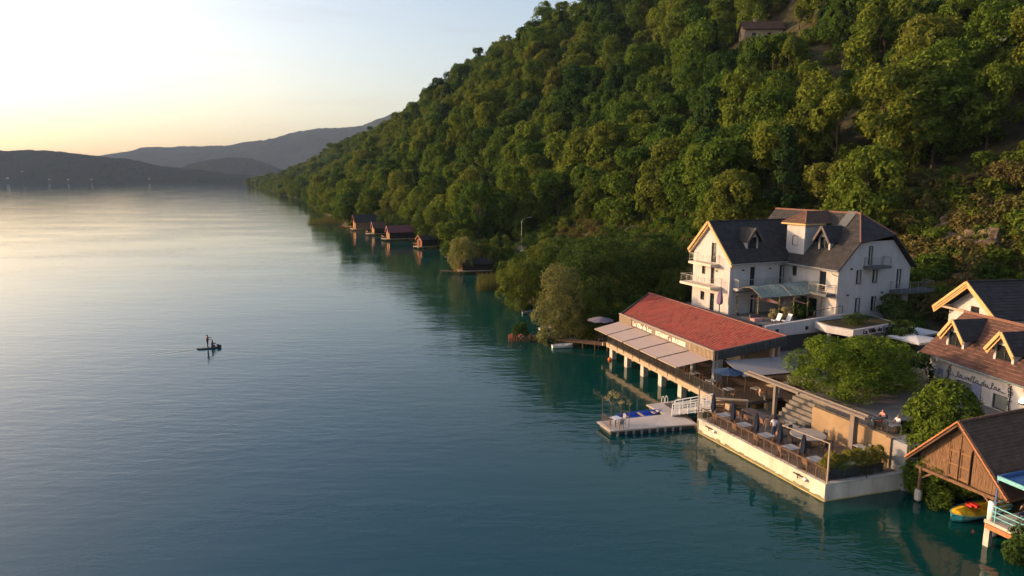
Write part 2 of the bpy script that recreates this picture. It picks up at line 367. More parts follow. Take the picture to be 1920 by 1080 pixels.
# the lake: deep blue out in the middle, green over the shallow shelf by the shore
def water_mat():
    m = bpy.data.materials.new('lake_water'); m.use_nodes = True; nt = m.node_tree; N = nt.nodes; L = nt.links
    p = N['Principled BSDF']; p.inputs['Roughness'].default_value = .04; p.inputs['IOR'].default_value = 1.45
    ge = N.new('ShaderNodeNewGeometry'); pos = ge.outputs['Position']
    def mapping(sc, rot=0):
        k = N.new('ShaderNodeMapping'); k.inputs['Scale'].default_value = sc; k.inputs['Rotation'].default_value = (0,0,rot); L.new(pos, k.inputs[0]); return k.outputs[0]
    def noise(vec, sc, det=3, ro=.55, dist=0):
        k = N.new('ShaderNodeTexNoise'); k.inputs['Scale'].default_value = sc; k.inputs['Detail'].default_value = det
        k.inputs['Roughness'].default_value = ro; k.inputs['Distortion'].default_value = dist; L.new(vec, k.inputs['Vector']); return k.outputs['Fac']
    def math_(op, a, b=None, clamp=False):
        k = N.new('ShaderNodeMath'); k.operation = op; k.use_clamp = clamp
        for i, v in enumerate((a, b)):
            if v is None: continue
            if isinstance(v, (int, float)): k.inputs[i].default_value = v
            else: L.new(v, k.inputs[i])
        return k.outputs[0]
    # depth of the shelf from the distance to the shore line (roughly x + 0.4 y)
    sx = N.new('ShaderNodeSeparateXYZ'); L.new(pos, sx.inputs[0])
    off = math_('ADD', sx.outputs[0], math_('MULTIPLY', sx.outputs[1], .41))
    shelf = N.new('ShaderNodeMapRange'); shelf.inputs[1].default_value = 5; shelf.inputs[2].default_value = 46; shelf.interpolation_type = 'SMOOTHSTEP'
    L.new(math_('ADD', off, math_('MULTIPLY', noise(mapping((1,1,1)), .06, 2), 10)), shelf.inputs[0])
    cr = N.new('ShaderNodeMix'); cr.data_type = 'RGBA'; cr.inputs[6].default_value = (.001,.042,.070,1); cr.inputs[7].default_value = (.001,.038,.034,1)
    L.new(shelf.outputs[0], cr.inputs[0]); L.new(cr.outputs[2], p.inputs['Base Color'])
    # ripples: short crests lying across the breeze, calm bands between them
    calm = N.new('ShaderNodeMapRange'); calm.inputs[1].default_value = .35; calm.inputs[2].default_value = .65; calm.inputs[3].default_value = .30; calm.inputs[4].default_value = 1.15
    L.new(noise(mapping((1,2.6,1), .25), .018, 4), calm.inputs[0])
    h1 = noise(mapping((.42,1.25,1), .12), .85, 3, .5, .4)
    h2 = noise(mapping((.30,1.0,1), -.18), .26, 2, .5, .3)
    h3 = noise(mapping((.8,1.6,1), .4), 2.6, 2, .5)
    h = math_('ADD', math_('ADD', math_('MULTIPLY', h1, .80), math_('MULTIPLY', h2, .75)), math_('MULTIPLY', h3, .20))
    h = math_('MULTIPLY', h, calm.outputs[0])
    # wake of the paddle board: two low ridges spreading behind it
    ca, sa = math.cos(.337), math.sin(.337); dx = math_('SUBTRACT', sx.outputs[0], -40.8); dy = math_('SUBTRACT', sx.outputs[1], 85.9)
    back = math_('MULTIPLY', math_('ADD', math_('MULTIPLY', dx, ca), math_('MULTIPLY', dy, sa)), -1.0)
    side = math_('ABSOLUTE', math_('SUBTRACT', math_('MULTIPLY', dy, ca), math_('MULTIPLY', dx, sa)))
    d = math_('SUBTRACT', side, math_('MULTIPLY', back, .24))
    arm = math_('MULTIPLY', math_('COSINE', math_('MULTIPLY', d, 5.5)), math_('POWER', 2.718, math_('MULTIPLY', math_('MULTIPLY', d, d), -1.6)))
    fade = N.new('ShaderNodeMapRange'); fade.inputs[1].default_value = 9; fade.inputs[2].default_value = .5; fade.inputs[3].default_value = 0; fade.inputs[4].default_value = .30; L.new(back, fade.inputs[0])
    ahead = math_('GREATER_THAN', back, .3)
    h = math_('ADD', h, math_('MULTIPLY', math_('MULTIPLY', arm, fade.outputs[0]), ahead))
    b = N.new('ShaderNodeBump'); b.inputs['Strength'].default_value = 1.0; b.inputs['Distance'].default_value = .050
    L.new(h, b.inputs['Height']); L.new(b.outputs[0], p.inputs['Normal'])
    return m
M['lake_water'] = water_mat()
wm = MB(); wm.quad((-14000,-3000,0),(9000,-3000,0),(9000,20000,0),(-14000,20000,0))
tag(link('lake_water', wm.mesh('lake_water', M['lake_water'])), kind='structure')

# far shores and ridges, wooded: real relief with a tree-top roughness
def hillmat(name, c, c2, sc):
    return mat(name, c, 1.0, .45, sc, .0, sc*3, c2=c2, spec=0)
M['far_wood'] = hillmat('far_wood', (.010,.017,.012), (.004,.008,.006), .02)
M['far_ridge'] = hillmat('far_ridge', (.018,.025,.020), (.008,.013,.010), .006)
F = 1280.0
def pxray(u, v):
    dx = (u-960)/F; dv = (v-540)/F; c, s_ = math.cos(PITCH), math.sin(PITCH)
    return Vector((dx, c - dv*s_, -s_ - dv*c))
def hill(name, sil, y0, y1, m, bump, nx=220, ny=46, seed=0, back=1.0):
    """sil: skyline as (u, v); the crest stands at y1, the foot at y0 in the water"""
    us = [a for a, b in sil]; U = np.linspace(us[0], us[-1], nx); V = np.interp(U, us, [b for a, b in sil])
    cx, cz = [], []
    for u, v in zip(U, V):
        r = pxray(u, v); k = y1/r.y; cx.append(r.x*k); cz.append(max(22 + r.z*k, .5))
    cx = np.array(cx); cz = np.array(cz); g = np.linspace(0, 1.6, ny)
    G, CX = np.meshgrid(g, cx, indexing='ij'); CZ = np.broadcast_to(cz, G.shape)
    Yh = y0 + (y1-y0)*G + 0*CX; Xh = CX*(.6+.4*Yh/y1)
    prof = np.where(G <= 1, np.sin(np.clip(G,0,1)*math.pi/2)**1.15, np.cos((G-1)*1.3)*back)
    Zh = CZ*prof - 1.5 + (fbm(Xh, Yh, bump*14, seed)*bump*.8 + fbm(Xh, Yh, bump*1.4, seed+1, 3)*bump*.28)*np.clip(prof*6, 0, 1)*np.clip(CZ/30, 0, 1)
    tag(link(name, grid_mesh(name, Xh, Yh, Zh, m, False)), kind='structure')
hill('wooded_hill', [(-260,300),(-150,290),(-60,285),(0,283),(50,281),(100,286),(160,290),(230,298),(290,309),(360,318),(430,326),(520,334),(560,338)], 2700, 3150, M['far_wood'], 9, 620, 90, 1)
hill('wooded_knoll', [(270,338),(330,322),(380,302),(430,293),(470,298),(510,312),(560,330),(620,338)], 3650, 4100, M['far_wood'], 10, 240, 60, 2)
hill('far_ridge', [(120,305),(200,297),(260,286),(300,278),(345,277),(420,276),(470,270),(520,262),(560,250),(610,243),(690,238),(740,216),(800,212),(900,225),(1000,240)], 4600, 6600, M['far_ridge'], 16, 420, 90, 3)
hill('rear_mountain', [(1100,40),(1250,15),(1350,4),(1420,-4),(1500,-10),(1700,-30),(1950,-40),(2200,-20)], 900, 2000, M['far_wood'], 9, 160, 40, 5)

# the lakeside road with its kerbs, between the shore strip and the slope
def strip(name, ys, t0, t1, dz, m, thick=.0):
    mb = MB()
    P = []
    for y in ys:
        row = []
        for t in (t0, t1):
            x = float(shore_x(y)) + t/.92; row.append((x, y, gz(float(shore_x(y)) + (t0+t1)/2/.92, y) + dz))
        P.append(row)
    for (a, b), (c, d) in zip(P[:-1], P[1:]): mb.quad(a, b, d, c)
    return mb
ry = list(np.arange(104, 262, 4.0))
tag(link('road', strip('road', ry, 12.5, 18.5, .35, M['asphalt']).mesh('road', M['asphalt'])), kind='structure')
km = MB()
for t in (12.3, 18.5):
    for y in ry[:-1]:
        c = float(shore_x(y)); c2 = float(shore_x(y+4)); z = gz(c+15.5/.92, y)+.35; z2 = gz(c2+15.5/.92, y+4)+.35
        km.slab([(c+t/.92, y, z-.5), (c+(t+.25)/.92, y, z-.5), (c2+(t+.25)/.92, y+4, z2-.5), (c2+t/.92, y+4, z2-.5)], (0,0,.62))
tag(link('kerb', km.mesh('kerb', M['concrete'])), kind='structure')

# ------------------------------------------------------------------ vegetation
def leaf_cloud(rg, C, Rl, n, leaf, sub=14, up=.25, squash=1.0, elong=1.0, droop=0.0):
    """leaf quads on the outside of the lobes C (k,3) with radii Rl (k,)"""
    k = len(C); w = Rl**2/np.sum(Rl**2); out = []
    SD = rg.normal(size=(k, sub, 3)); SD[..., 2] += up; SD /= np.linalg.norm(SD, axis=-1, keepdims=True)
    idx = rg.choice(k, n, p=w); si = rg.integers(0, sub, n)
    d = SD[idx, si] + rg.normal(size=(n,3))*.29; d /= np.linalg.norm(d, axis=1, keepdims=True)
    rad = Rl[idx]*(.78 + .30*rg.random(n))*(1 + .20*np.sin(si*2.4+idx))
    P = C[idx] + d*rad[:,None]*np.array([1,1,squash])
    keep = np.ones(n, bool)
    for j in range(k):
        q = (P - C[j])/np.array([1,1,squash]); keep &= ~((np.linalg.norm(q, axis=1) < Rl[j]*.72) & (idx != j))
    P = P[keep]; d = d[keep]; n = len(P)
    nr = d + rg.normal(size=(n,3))*.55 + np.array([0,0,.25]); nr /= np.linalg.norm(nr, axis=1, keepdims=True)
    a = np.cross(nr, rg.normal(size=(n,3))); a /= np.linalg.norm(a, axis=1, keepdims=True)
    if droop: a = a*(1-droop) + np.array([0,0,-1.0])*droop; a /= np.linalg.norm(a, axis=1, keepdims=True)
    b = np.cross(nr, a); b /= np.maximum(np.linalg.norm(b, axis=1, keepdims=True), 1e-6)
    L = (leaf*(.6 + .8*rg.random(n)))[:,None]
    V = np.stack([P - a*L*elong, P + b*L*.62 , P + a*L*elong, P - b*L*.62], 1).reshape(-1,3)
    return V
def quads_mesh(name, V, m):
    me = bpy.data.meshes.new(name); arrays(me, V, np.arange(len(V)).reshape(-1,4)); me.materials.append(m); return me
def lobes(rg, h0, h1, R_, k, prof, lr=(.30,.46)):
    f = rg.random(k)**.8; th = rg.random(k)*2*math.pi + np.arange(k)*2.4
    rr = R_*np.interp(f, *prof)*(.45 + .35*rg.random(k)); C = np.stack([rr*np.cos(th), rr*np.sin(th), h0 + (h1-h0)*f], 1)
    Rl = R_*(lr[0] + (lr[1]-lr[0])*rg.random(k))*(1-.25*f); C[:,2] = np.minimum(C[:,2], h1 - Rl*.7)
    return C, Rl
def trunk_mb(rg, h, r, C, nb=6):
    mb = MB(); top = h
    mb.tube([(0,0,-.6),(rg.normal()*.1,rg.normal()*.1,h*.35),(rg.normal()*.25,rg.normal()*.25,top)], [r*1.25,r*.8,r*.25], 7)
    for j in rg.choice(len(C), min(nb, len(C)), replace=False):
        c = C[j]; z0 = min(h*.75, max(h*.22, c[2]-np.hypot(c[0],c[1])*.9)); m = (c*np.array([.45,.45,0])) + np.array([0,0,(z0+c[2])/2])
        mb.tube([(0,0,z0), tuple(m), tuple(c)], [r*.5,r*.3,r*.10], 5)
    return mb
ROUND = ([0,.15,.45,.75,1],[.55,.85,1,.85,.35]); TALL = ([0,.2,.5,.8,1],[.7,.95,1,.75,.3]); CONE = ([0,.1,.5,1],[1,.95,.55,.06])
def tree_kind(seed, h, h0, R_, k, n, leaf, m, prof=ROUND, lr=(.30,.46), trunk_r=.22, **kw):
    rg = np.random.default_rng(seed); C, Rl = lobes(rg, h0, h, R_, k, prof, lr)
    crown = quads_mesh('crown', leaf_cloud(rg, C, Rl, n, leaf, **kw), m)
    tk = trunk_mb(rg, h*.72, trunk_r, C).mesh('trunk', M['bark'])
    return crown, tk
def tree(kind, name, label, loc, sc=1.0, rz=0.0, group=None, cat='tree', squash=1.0):
    e = bpy.data.objects.new(name, None); col.objects.link(e); e.location = loc; e.rotation_euler = (0,0,rz)
    e.scale = (sc, sc, sc*squash); e.empty_display_size = .5
    tag(e, label, cat, group)
    link('crown', kind[0], e); link('trunk', kind[1], e); return e
fm = M['forest']
KINDS = [tree_kind(11, 12.5, 2.4, 5.2, 20, 9000, .24, fm, TALL, (.30,.52)), tree_kind(12, 11.5, 2.2, 5.6, 34, 10000, .24, fm, ROUND, (.20,.40)),
         tree_kind(13, 14.5, 2.6, 4.8, 22, 9000, .24, fm, TALL, (.26,.50)), tree_kind(14, 10.0, 1.8, 5.0, 18, 9000, .23, fm, ROUND, (.24,.48)),
         tree_kind(15, 12.0, 2.0, 5.2, 40, 10000, .22, fm, ROUND, (.16,.34)), tree_kind(16, 15.0, 3.0, 4.6, 16, 8500, .25, fm, TALL, (.28,.56)),
         tree_kind(17, 11.0, 2.6, 4.3, 28, 7400, .24, M['dark_leaf'], ROUND, (.26,.42)), tree_kind(18, 14.0, 1.5, 3.1, 30, 6500, .24, M['dark_leaf'], CONE, (.26,.40))]
BUSH = [tree_kind(31, 2.6, .5, 1.7, 12, 1500, .16, fm, ROUND, (.35,.55), .05), tree_kind(32, 2.2, .4, 1.9, 14, 1600, .15, M['dry_leaf'], ROUND, (.30,.5), .05)]

CP, SP = math.cos(PITCH), math.sin(PITCH)
def project(x, y, z):
    w = y*CP - (z-22)*SP; return 960 + F*x/w, 540 - F*(y*SP + (z-22)*CP)/w, w
rg = np.random.default_rng(5)
pts = []
def plant(y0, y1, t0f, t1f, sp, jit=.42):
    y = y0
    while y < y1:
        th = float(np.interp(y, HS_Y, HS_T)); t = t0f(y, th)
        while t < t1f(y, th):
            yy_ = y + rg.uniform(-jit, jit)*sp; t_ = t + rg.uniform(-jit, jit)*sp
            x_ = float(shore_x(yy_)) + t_/.92; pts.append((x_, yy_, t_)); t += sp*.92
        y += sp*.80
plant(40, 300, lambda y, th: th+7, lambda y, th: th+170, 8.6)
plant(300, 620, lambda y, th: 3, lambda y, th: th+175, 9.6)
plant(620, 1780, lambda y, th: 2, lambda y, th: th+190, 13)
plant(196, 300, lambda y, th: 9, lambda y, th: th+6, 6.5)
MEADOWS = []   # clearings on the slope, found by ray from the photograph
def hit(u, v):
    r = pxray(u, v)
    for k in np.arange(40, 900, .5):
        p = Vector((0,0,22)) + r*float(k)
        if p.z < gz(p.x, p.y): return p
    return p
HOUSE_P = hit(1425, 80); HOUSE_Q = hit(1905, 72); MEADOW_P = hit(1560, 132); MEADOW_Q = hit(1508, 101)
ROCK_P = [hit(1790, 400), hit(1850, 450), hit(1760, 460), hit(1880, 380), hit(1800, 500)]
BANK_P = [hit(u, v) for u, v in ((1060,455),(1110,462),(1160,478),(1210,490),(1260,498),(1290,505))]
CLEAR = [(HOUSE_P, 8), (HOUSE_Q, 6), (MEADOW_P, 8), (MEADOW_Q, 4)] + [(p, 8) for p in ROCK_P] + [(p, 4.5) for p in BANK_P]
HV = (HOUSE_P - Vector((0,0,0))); 
def clear_of(x, y):
    for p, r in CLEAR:
        if (x-p.x)**2 + (y-p.y)**2 < r*r: return False
    return True
cand = []
for (x, y, t) in pts:
    if not clear_of(x, y): continue
    z = gz(x, y); u, v, w = project(x, y, z+8)
    s2 = -.4*x + .917*y
    if u < 380 or u > 2150 or v < -420: continue
    sc = rg.uniform(.80, 1.30) + .45*rg.random()**3; big = fbm(x, y, 40, 9); k = int(rg.choice(8, p=[.19,.19,.15,.14,.14,.10,.06,.03]))
    if y > 700: sc *= 1.05
    for u0, u1, vl, far in ((1390,1470,82,HOUSE_P.y+9), (1535,1600,137,MEADOW_P.y-4)):   # lower growth below the clearings
        if y < far:
            ub, vb, wb = project(x, y, z); half = 5*sc*F/wb*.8
            if u0-half < ub < u1+half:
                room = (vb - vl)*wb/F/CP
                sc = min(sc, room/13.5)
    if sc < .3: continue
    cand.append([x, y, z-.2, sc, rg.uniform(0, 6.28), k, u, v, w])
inview = sorted([c for c in cand if -60 < c[6] < 1990 and -60 < c[7] < 1100], key=lambda c: c[8]/c[3])
near = inview[:285]; nid = set(id(c) for c in near); rest = [c for c in cand if id(c) not in nid]
def zone(u, v, k):
    kind = {7: 'dark pointed conifer', 6: 'dark green round tree'}.get(k, 'green broadleaf tree')
    colm = [(900, 'behind the boathouses'), (1040, 'behind the road lamp'), (1200, 'above the dry bank'), (1340, 'left of the hotel gable'), (1500, 'above the hotel gable roof'),
            (1620, 'above the hotel tower'), (1740, 'above the hotel half hip'), (9999, 'above the annex')]
    row = [(110, 'high on the slope'), (230, 'on the upper slope'), (340, 'halfway up the slope'), (9999, 'low on the slope')]
    return kind + ' ' + next(b for a, b in row if v < a) + ' ' + next(b for a, b in colm if u < a)
for c in near:
    lab = zone(c[6], c[7], c[5])
    tree(KINDS[c[5]], 'forest_tree', lab, c[:3], c[3], c[4], 'forest: ' + lab, squash=rg.uniform(.85, 1.25))
# everything farther off reads as one wooded mass
def scatter(name, items, kinds, label, cat='forest'):
    """one object: points carrying index, spin and size, each a tree of one of the kinds"""
    sc_ = bpy.data.collections.new(name + '_kinds')
    for i, (cr, tk) in enumerate(kinds):
        o = bpy.data.objects.new('%s_kind_%02d' % (name, i), cr); sc_.objects.link(o)
    me = bpy.data.meshes.new(name); me.vertices.add(len(items)); me.vertices.foreach_set('co', np.array([c[:3] for c in items], np.float32).ravel())
    for nm, ty, k in (('size', 'FLOAT', 3), ('spin', 'FLOAT', 4), ('which', 'INT', 5)):
        at = me.attributes.new(nm, ty, 'POINT'); at.data.foreach_set('value', [c[k] for c in items])
    ob = tag(link(name, me), label, cat, None, 'stuff')
    g = bpy.data.node_groups.new(name, 'GeometryNodeTree'); g.is_modifier = True
    g.interface.new_socket('Geometry', in_out='INPUT', socket_type='NodeSocketGeometry'); g.interface.new_socket('Geometry', in_out='OUTPUT', socket_type='NodeSocketGeometry')
    N = g.nodes; L = g.links; gi = N.new('NodeGroupInput'); go = N.new('NodeGroupOutput')
    ci = N.new('GeometryNodeCollectionInfo'); ci.inputs[0].default_value = sc_; ci.inputs[1].default_value = True; ci.inputs[2].default_value = True
    ip = N.new('GeometryNodeInstanceOnPoints'); ip.inputs['Pick Instance'].default_value = True
    def attr(nm, ty):
        a = N.new('GeometryNodeInputNamedAttribute'); a.data_type = ty; a.inputs[0].default_value = nm; return a.outputs[0]
    cx = N.new('ShaderNodeCombineXYZ'); L.new(attr('spin', 'FLOAT'), cx.inputs[2])
    L.new(gi.outputs[0], ip.inputs['Points']); L.new(ci.outputs[0], ip.inputs['Instance']); L.new(attr('which', 'INT'), ip.inputs['Instance Index'])
    L.new(cx.outputs[0], ip.inputs['Rotation']); L.new(attr('size', 'FLOAT'), ip.inputs['Scale']); L.new(ip.outputs[0], go.inputs[0])
    md = ob.modifiers.new('scatter', 'NODES'); md.node_group = g
    return ob
scatter('distant_forest', rest, KINDS, 'distant broadleaf forest covering the far slopes along the lake')
# undergrowth along the foot of the slope, and the dry scrub of the cut bank and the rocky slope
und = []
for _ in range(4200):
    y = rg.uniform(46, 330); th = float(np.interp(y, HS_Y, HS_T)); t = th + rg.uniform(-3, 16); x = float(shore_x(y)) + t/.92
    dry = any((x-p.x)**2 + (y-p.y)**2 < 70 for p in BANK_P + ROCK_P)
    if t < th+1 and y < 100: continue
    if dry and rg.random() < .12: continue
    und.append([x, y, gz(x, y)-.1, rg.uniform(.35, .95)*(.75 if dry else 1), rg.uniform(0, 6.28), int(dry and rg.random() < .72)])
for _ in range(900):   # between the shore and the road
    y = rg.uniform(93, 310); t = rg.uniform(.4, 11.5); x = float(shore_x(y)) + t/.92
    und.append([x, y, gz(x, y)-.1, rg.uniform(.4, 1.0), rg.uniform(0, 6.28), 0])
for p in ROCK_P + [hit(u, v) for u, v in ((1740,420),(1830,380),(1900,470),(1720,520),(1860,530),(1780,540),(1900,400))]:
    for _ in range(17):
        x = p.x + rg.normal()*4.5; y = p.y + rg.normal()*4.5; und.append([x, y, gz(x, y)-.1, rg.uniform(.5, 1.4), rg.uniform(0, 6.28), int(rg.random() < .55)])
for p in (HOUSE_P + Vector((9, 12, 0)), HOUSE_P + Vector((16, 4, 0)), HOUSE_P + Vector((6, 24, 0)), HOUSE_P + Vector((18, 16, 0)), MEADOW_P + Vector((4, 9, 0)), MEADOW_Q + Vector((2, 8, 0))):
    for _ in range(16):
        x = p.x + rg.normal()*4.0; y = p.y + rg.normal()*4.0; und.append([x, y, gz(x, y)-.1, rg.uniform(.6, 1.7), rg.uniform(0, 6.28), int(rg.random() < .2)])
scatter('undergrowth', und, BUSH, 'low scrub and dry bushes along the foot of the slope', 'scrub')

# bare rock showing through on the slope behind the annex
RL = ['tan rock outcrop high on the slope behind the annex', 'tan rock outcrop on the slope right of the hotel, nearest the annex roof', 'grey rock outcrop between the hotel and the annex', 'tan rock outcrop at the right edge of the slope', 'low rock outcrop just above the rear house ridge']
for i, p in enumerate(ROCK_P):
    bm = bmesh.new(); bmesh.ops.create_icosphere(bm, subdivisions=4, radius=1.0); q = rg.uniform(0, 9)
    for v in bm.verts:
        c = v.co.copy(); k = 1 + .30*math.sin(c.x*4+q)*math.cos(c.y*5-q) + .16*math.sin(c.z*11+c.x*7+q) + .08*math.sin(c.y*19+c.z*13)
        v.co = Vector((c.x*3.4*k, c.y*3.8*k, c.z*2.6*k))
    me = bpy.data.meshes.new('rock_outcrop'); bm.to_mesh(me); bm.free(); me.materials.append(M['rock'])
    o = link('rock_outcrop', me); o.location = (p.x, p.y, gz(p.x, p.y)-1.7); o.rotation_euler = (.3, -.45, rg.uniform(0, 6)); o.scale = (rg.uniform(.7,1.2),)*3; tag(o, RL[i], 'rock', 'rock outcrops on the slope')

# ------------------------------------------------------------------ building helpers
def wall(mb, O, A, N_, prof, z0, ops=(), depth=.16):
    """wall face with real openings; prof = [(a, ztop)], ops = [(a0, a1, z0, z1)]; reveals go in by depth"""
    O = Vector((O[0], O[1], 0)); A = Vector((A[0], A[1], 0)); D = -Vector((N_[0], N_[1], 0))*depth
    P = lambda a, z: O + A*a + Vector((0,0,z))
    xs = sorted({round(a, 4) for a, _ in prof} | {round(x, 4) for o in ops for x in o[:2]})
    top = lambda a: float(np.interp(a, [p[0] for p in prof], [p[1] for p in prof]))
    for a, b in zip(xs[:-1], xs[1:]):
        mid = (a+b)/2; segs = sorted([(o[2], o[3]) for o in ops if o[0] < mid < o[1]]); lo = z0
        for s0, s1 in segs + [(None, None)]:
            if s0 is None: mb.quad(P(a,lo), P(b,lo), P(b,top(b)), P(a,top(a)))
            else:
                if s0 > lo + 1e-4: mb.quad(P(a,lo), P(b,lo), P(b,s0), P(a,s0))
                lo = s1
    for a0, a1, y0, y1 in ops:
        c = [P(a0,y0), P(a1,y0), P(a1,y1), P(a0,y1)]
        for i in range(4): mb.quad(c[i], c[(i+1)%4], c[(i+1)%4]+D, c[i]+D)
    return mb
def glaze(th, O, A, N_, op, depth=.16, name='window', fm=None, pm=None, split=1, fw=.07, pane_sheen=0):
    """frame set into the opening, pane (its sub-part) a little behind"""
    O = Vector((O[0], O[1], 0)); A = Vector((A[0], A[1], 0)); Nv = Vector((N_[0], N_[1], 0)); a0, a1, y0, y1 = op
    P = lambda a, z, d: O + A*a + Vector((0,0,z)) - Nv*d
    d = depth - .03; f = MB()
    f.beam(P(a0+fw/2,y0,d), P(a0+fw/2,y1,d), .06, fw, A); f.beam(P(a1-fw/2,y0,d), P(a1-fw/2,y1,d), .06, fw, A)
    f.beam(P(a0+fw,y0+fw/2,d), P(a1-fw,y0+fw/2,d), .06, fw); f.beam(P(a0+fw,y1-fw/2,d), P(a1-fw,y1-fw/2,d), .06, fw)
    for k in range(1, split): x = a0 + (a1-a0)*k/split; f.beam(P(x,y0+fw,d), P(x,y1-fw,d), .05, fw*.9, A)
    fo = th.part(name, f, fm or M['dark_metal'])
    p = MB().quad(P(a0,y0,depth), P(a1,y0,depth), P(a1,y1,depth), P(a0,y1,depth)); th.part('pane', p, pm or M['glass_dark'], fo)
    if pane_sheen:  # pale side of the pane: its reflection added as a flat sheet
        x0 = a0 + (a1-a0)*pane_sheen; th.part('pane_sheen', MB().quad(P(x0,y0+fw,depth-.006), P(a1-fw,y0+fw,depth-.006), P(a1-fw,y1-fw,depth-.006), P(x0,y1-fw,depth-.006)), M['pane_sheen'], fo)
def courses(mb, e0, e1, r1, r0, n, lift=.035, thick=.12):
    """roof slope laid in n overlapping courses from the eave e0-e1 up to r0-r1, with an underside"""
    e0, e1, r1, r0 = map(Vector, (e0, e1, r1, r0)); nr = (e1-e0).cross(r0-e0) if (r0-e0).length > 1e-6 else (e1-e0).cross(r1-e0)
    nr.normalize()
    if nr.z < 0: nr = -nr
    L_ = lambda t: (e0.lerp(r0, t), e1.lerp(r1, t))
    for k in range(n):
        a, b = L_(k/n); c, d = L_((k+1)/n); up = nr*lift
        mb.quad(a+up, b+up, d+nr*.004, c+nr*.004); mb.quad(a, b, b+up, a+up)
        mb.quad(a, a+up, c+nr*.004, c); mb.quad(b, d, d+nr*.004, b+up)
    mb.slab([e0, e1, r1, r0], -nr*thick)
    return mb
def ridge(mb, p, q, r=.11): 
    p, q = Vector(p), Vector(q); n = max(2, int((q-p).length/.42)); 
    for k in range(n):
        a = p.lerp(q, k/n); b = p.lerp(q, (k+1)/n); mb.tube([a, b], [r*1.12, r*.95], 6)
    return mb
def rail(th, path, h=1.0, step=1.2, m=None, bal=.12, parent=None, r=.02, mid=True):
    """posts, a top rail, and thin balusters joined as one fine part"""
    m = m or M['dark_metal']; path = [Vector(p) for p in path]; tr = MB(); bl = MB(); root = parent
    for p, q in zip(path[:-1], path[1:]):
        L_ = (q-p).length; n = max(1, round(L_/step)); up = Vector((0,0,h))
        for k in range(n+1):
            c = p.lerp(q, k/n); th.part('post', MB().beam(c, c+up, .045, .045), m, root)
        tr.beam(p+up, q+up, .06, .045)
        if mid: tr.beam(p+Vector((0,0,.10)), q+Vector((0,0,.10)), .035, .03)
        if bal:
            nb = int(L_/bal)
            for k in range(1, nb): c = p.lerp(q, k/nb); bl.beam(c+Vector((0,0,.1)), c+up, .014, .014)
    th.part('handrail', tr, m, root)
    if bal: th.part('baluster', bl, m, root, kind='stuff')
def text_mesh(s, size, ext=.02, font_scale=(1,1)):
    cu = bpy.data.curves.new('lettering', 'FONT'); cu.body = s; cu.size = size; cu.extrude = ext; cu.resolution_u = 2; cu.offset = .022
    o = bpy.data.objects.new('lettering', cu); col.objects.link(o); dg = bpy.context.evaluated_depsgraph_get()
    me = bpy.data.meshes.new_from_object(o.evaluated_get(dg)); col.objects.unlink(o); bpy.data.objects.remove(o)
    return me
def lettering(th, s, p, A, up, height, width, m, parent=None, weight=1.0):
    """raised letters from p along A, fitted to the given height and width"""
    me = text_mesh(s, 1.0); co = np.array([v.co[:] for v in me.vertices]); lo, hi = co.min(0), co.max(0)
    co[:,0] = (co[:,0]-lo[0])/(hi[0]-lo[0])*width; co[:,1] = (co[:,1]-lo[1])/(hi[1]-lo[1])*height
    A = Vector(A).normalized(); up = Vector(up).normalized(); nn = A.cross(up)
    p = Vector(p) - th.b
    for v, c in zip(me.vertices, co): v.co = p + A*float(c[0]) + up*float(c[1]) + nn*float(c[2])
    me.materials.clear(); me.materials.append(m)
    return link('lettering', me, parent or th.o)

# ------------------------------------------------------------------ the white hotel
V_ = Thing('hotel', 'white three storey hotel with steep black tiled roofs and a stair tower', 'hotel', (26.4,32.2,5.5))
WR, SLT = M['white_render'], M['slate']
EN, WN = (0,-1), (-1,0)     # normals: towards the camera (-S), towards the lake (-T)
lg = [(3.5,4.4,11.62,14.05),(3.55,4.25,8.95,11.0),(1.8,2.5,9.95,11.0),(1.7,2.5,6.65,7.75),(3.6,4.4,5.62,7.8)]
lw = [(3.0,3.75,9.0,11.3),(7.55,8.35,9.0,11.3),(3.3,4.2,5.62,7.8)]
rw = [(1.1,1.8,10.15,11.35),(5.35,6.3,8.95,11.25),(2.6,5.2,5.62,7.9)]
rgb = [(2.75,3.6,9.9,11.5),(5.3,6.15,9.9,11.5),(2.9,3.75,6.5,8.25),(5.4,6.25,6.55,8.3),(4.4,5.1,12.0,14.2),(9.2,10.0,8.95,11.3),(9.2,10.0,5.6,7.9)]
wm = MB()
wall(wm, (17.9,39.3), (0,-1), WN, [(0,12.8),(3.2,16.2),(7.1,12.0)], 3, lg)
wall(wm, (17.9,32.2), (1,0), EN, [(0,11.95),(8.5,11.95)], 3, lw)
wall(wm, (26.4,32.2), (0,-1), WN, [(0,12),(8,12)], 3, rw)
wall(wm, (26.4,24.2), (1,0), EN, [(0,11.9),(2.95,14.75),(8.2,14.75),(11.4,11.5)], 3, rgb)
wall(wm, (37.8,24.2), (0,1), (1,0), [(0,11.5),(15.4,11.5)], 3)
wall(wm, (17.9,39.3), (1,0), (0,1), [(0,12.6),(19.9,12.6)], 3)
V_.part('wall', wm, WR)
for op in lg: glaze(V_, (17.9,39.3), (0,-1), WN, op, name='door' if op[3]-op[2] > 1.9 else 'window')
for k, op in enumerate(lw): glaze(V_, (17.9,32.2), (1,0), EN, op, name='door', pane_sheen=(0,.6,.5)[k])
for op in rw: glaze(V_, (26.4,32.2), (0,-1), WN, op, name='door' if op[3]-op[2] > 1.9 else 'window', split=1 if op[1]-op[0] < 1.5 else 3)
for k, op in enumerate(rgb): glaze(V_, (26.4,24.2), (1,0), EN, op, name='door' if op[3]-op[2] > 1.9 else 'window', pane_sheen=(.50,.55,.48,.62,.60,.55,0)[k])
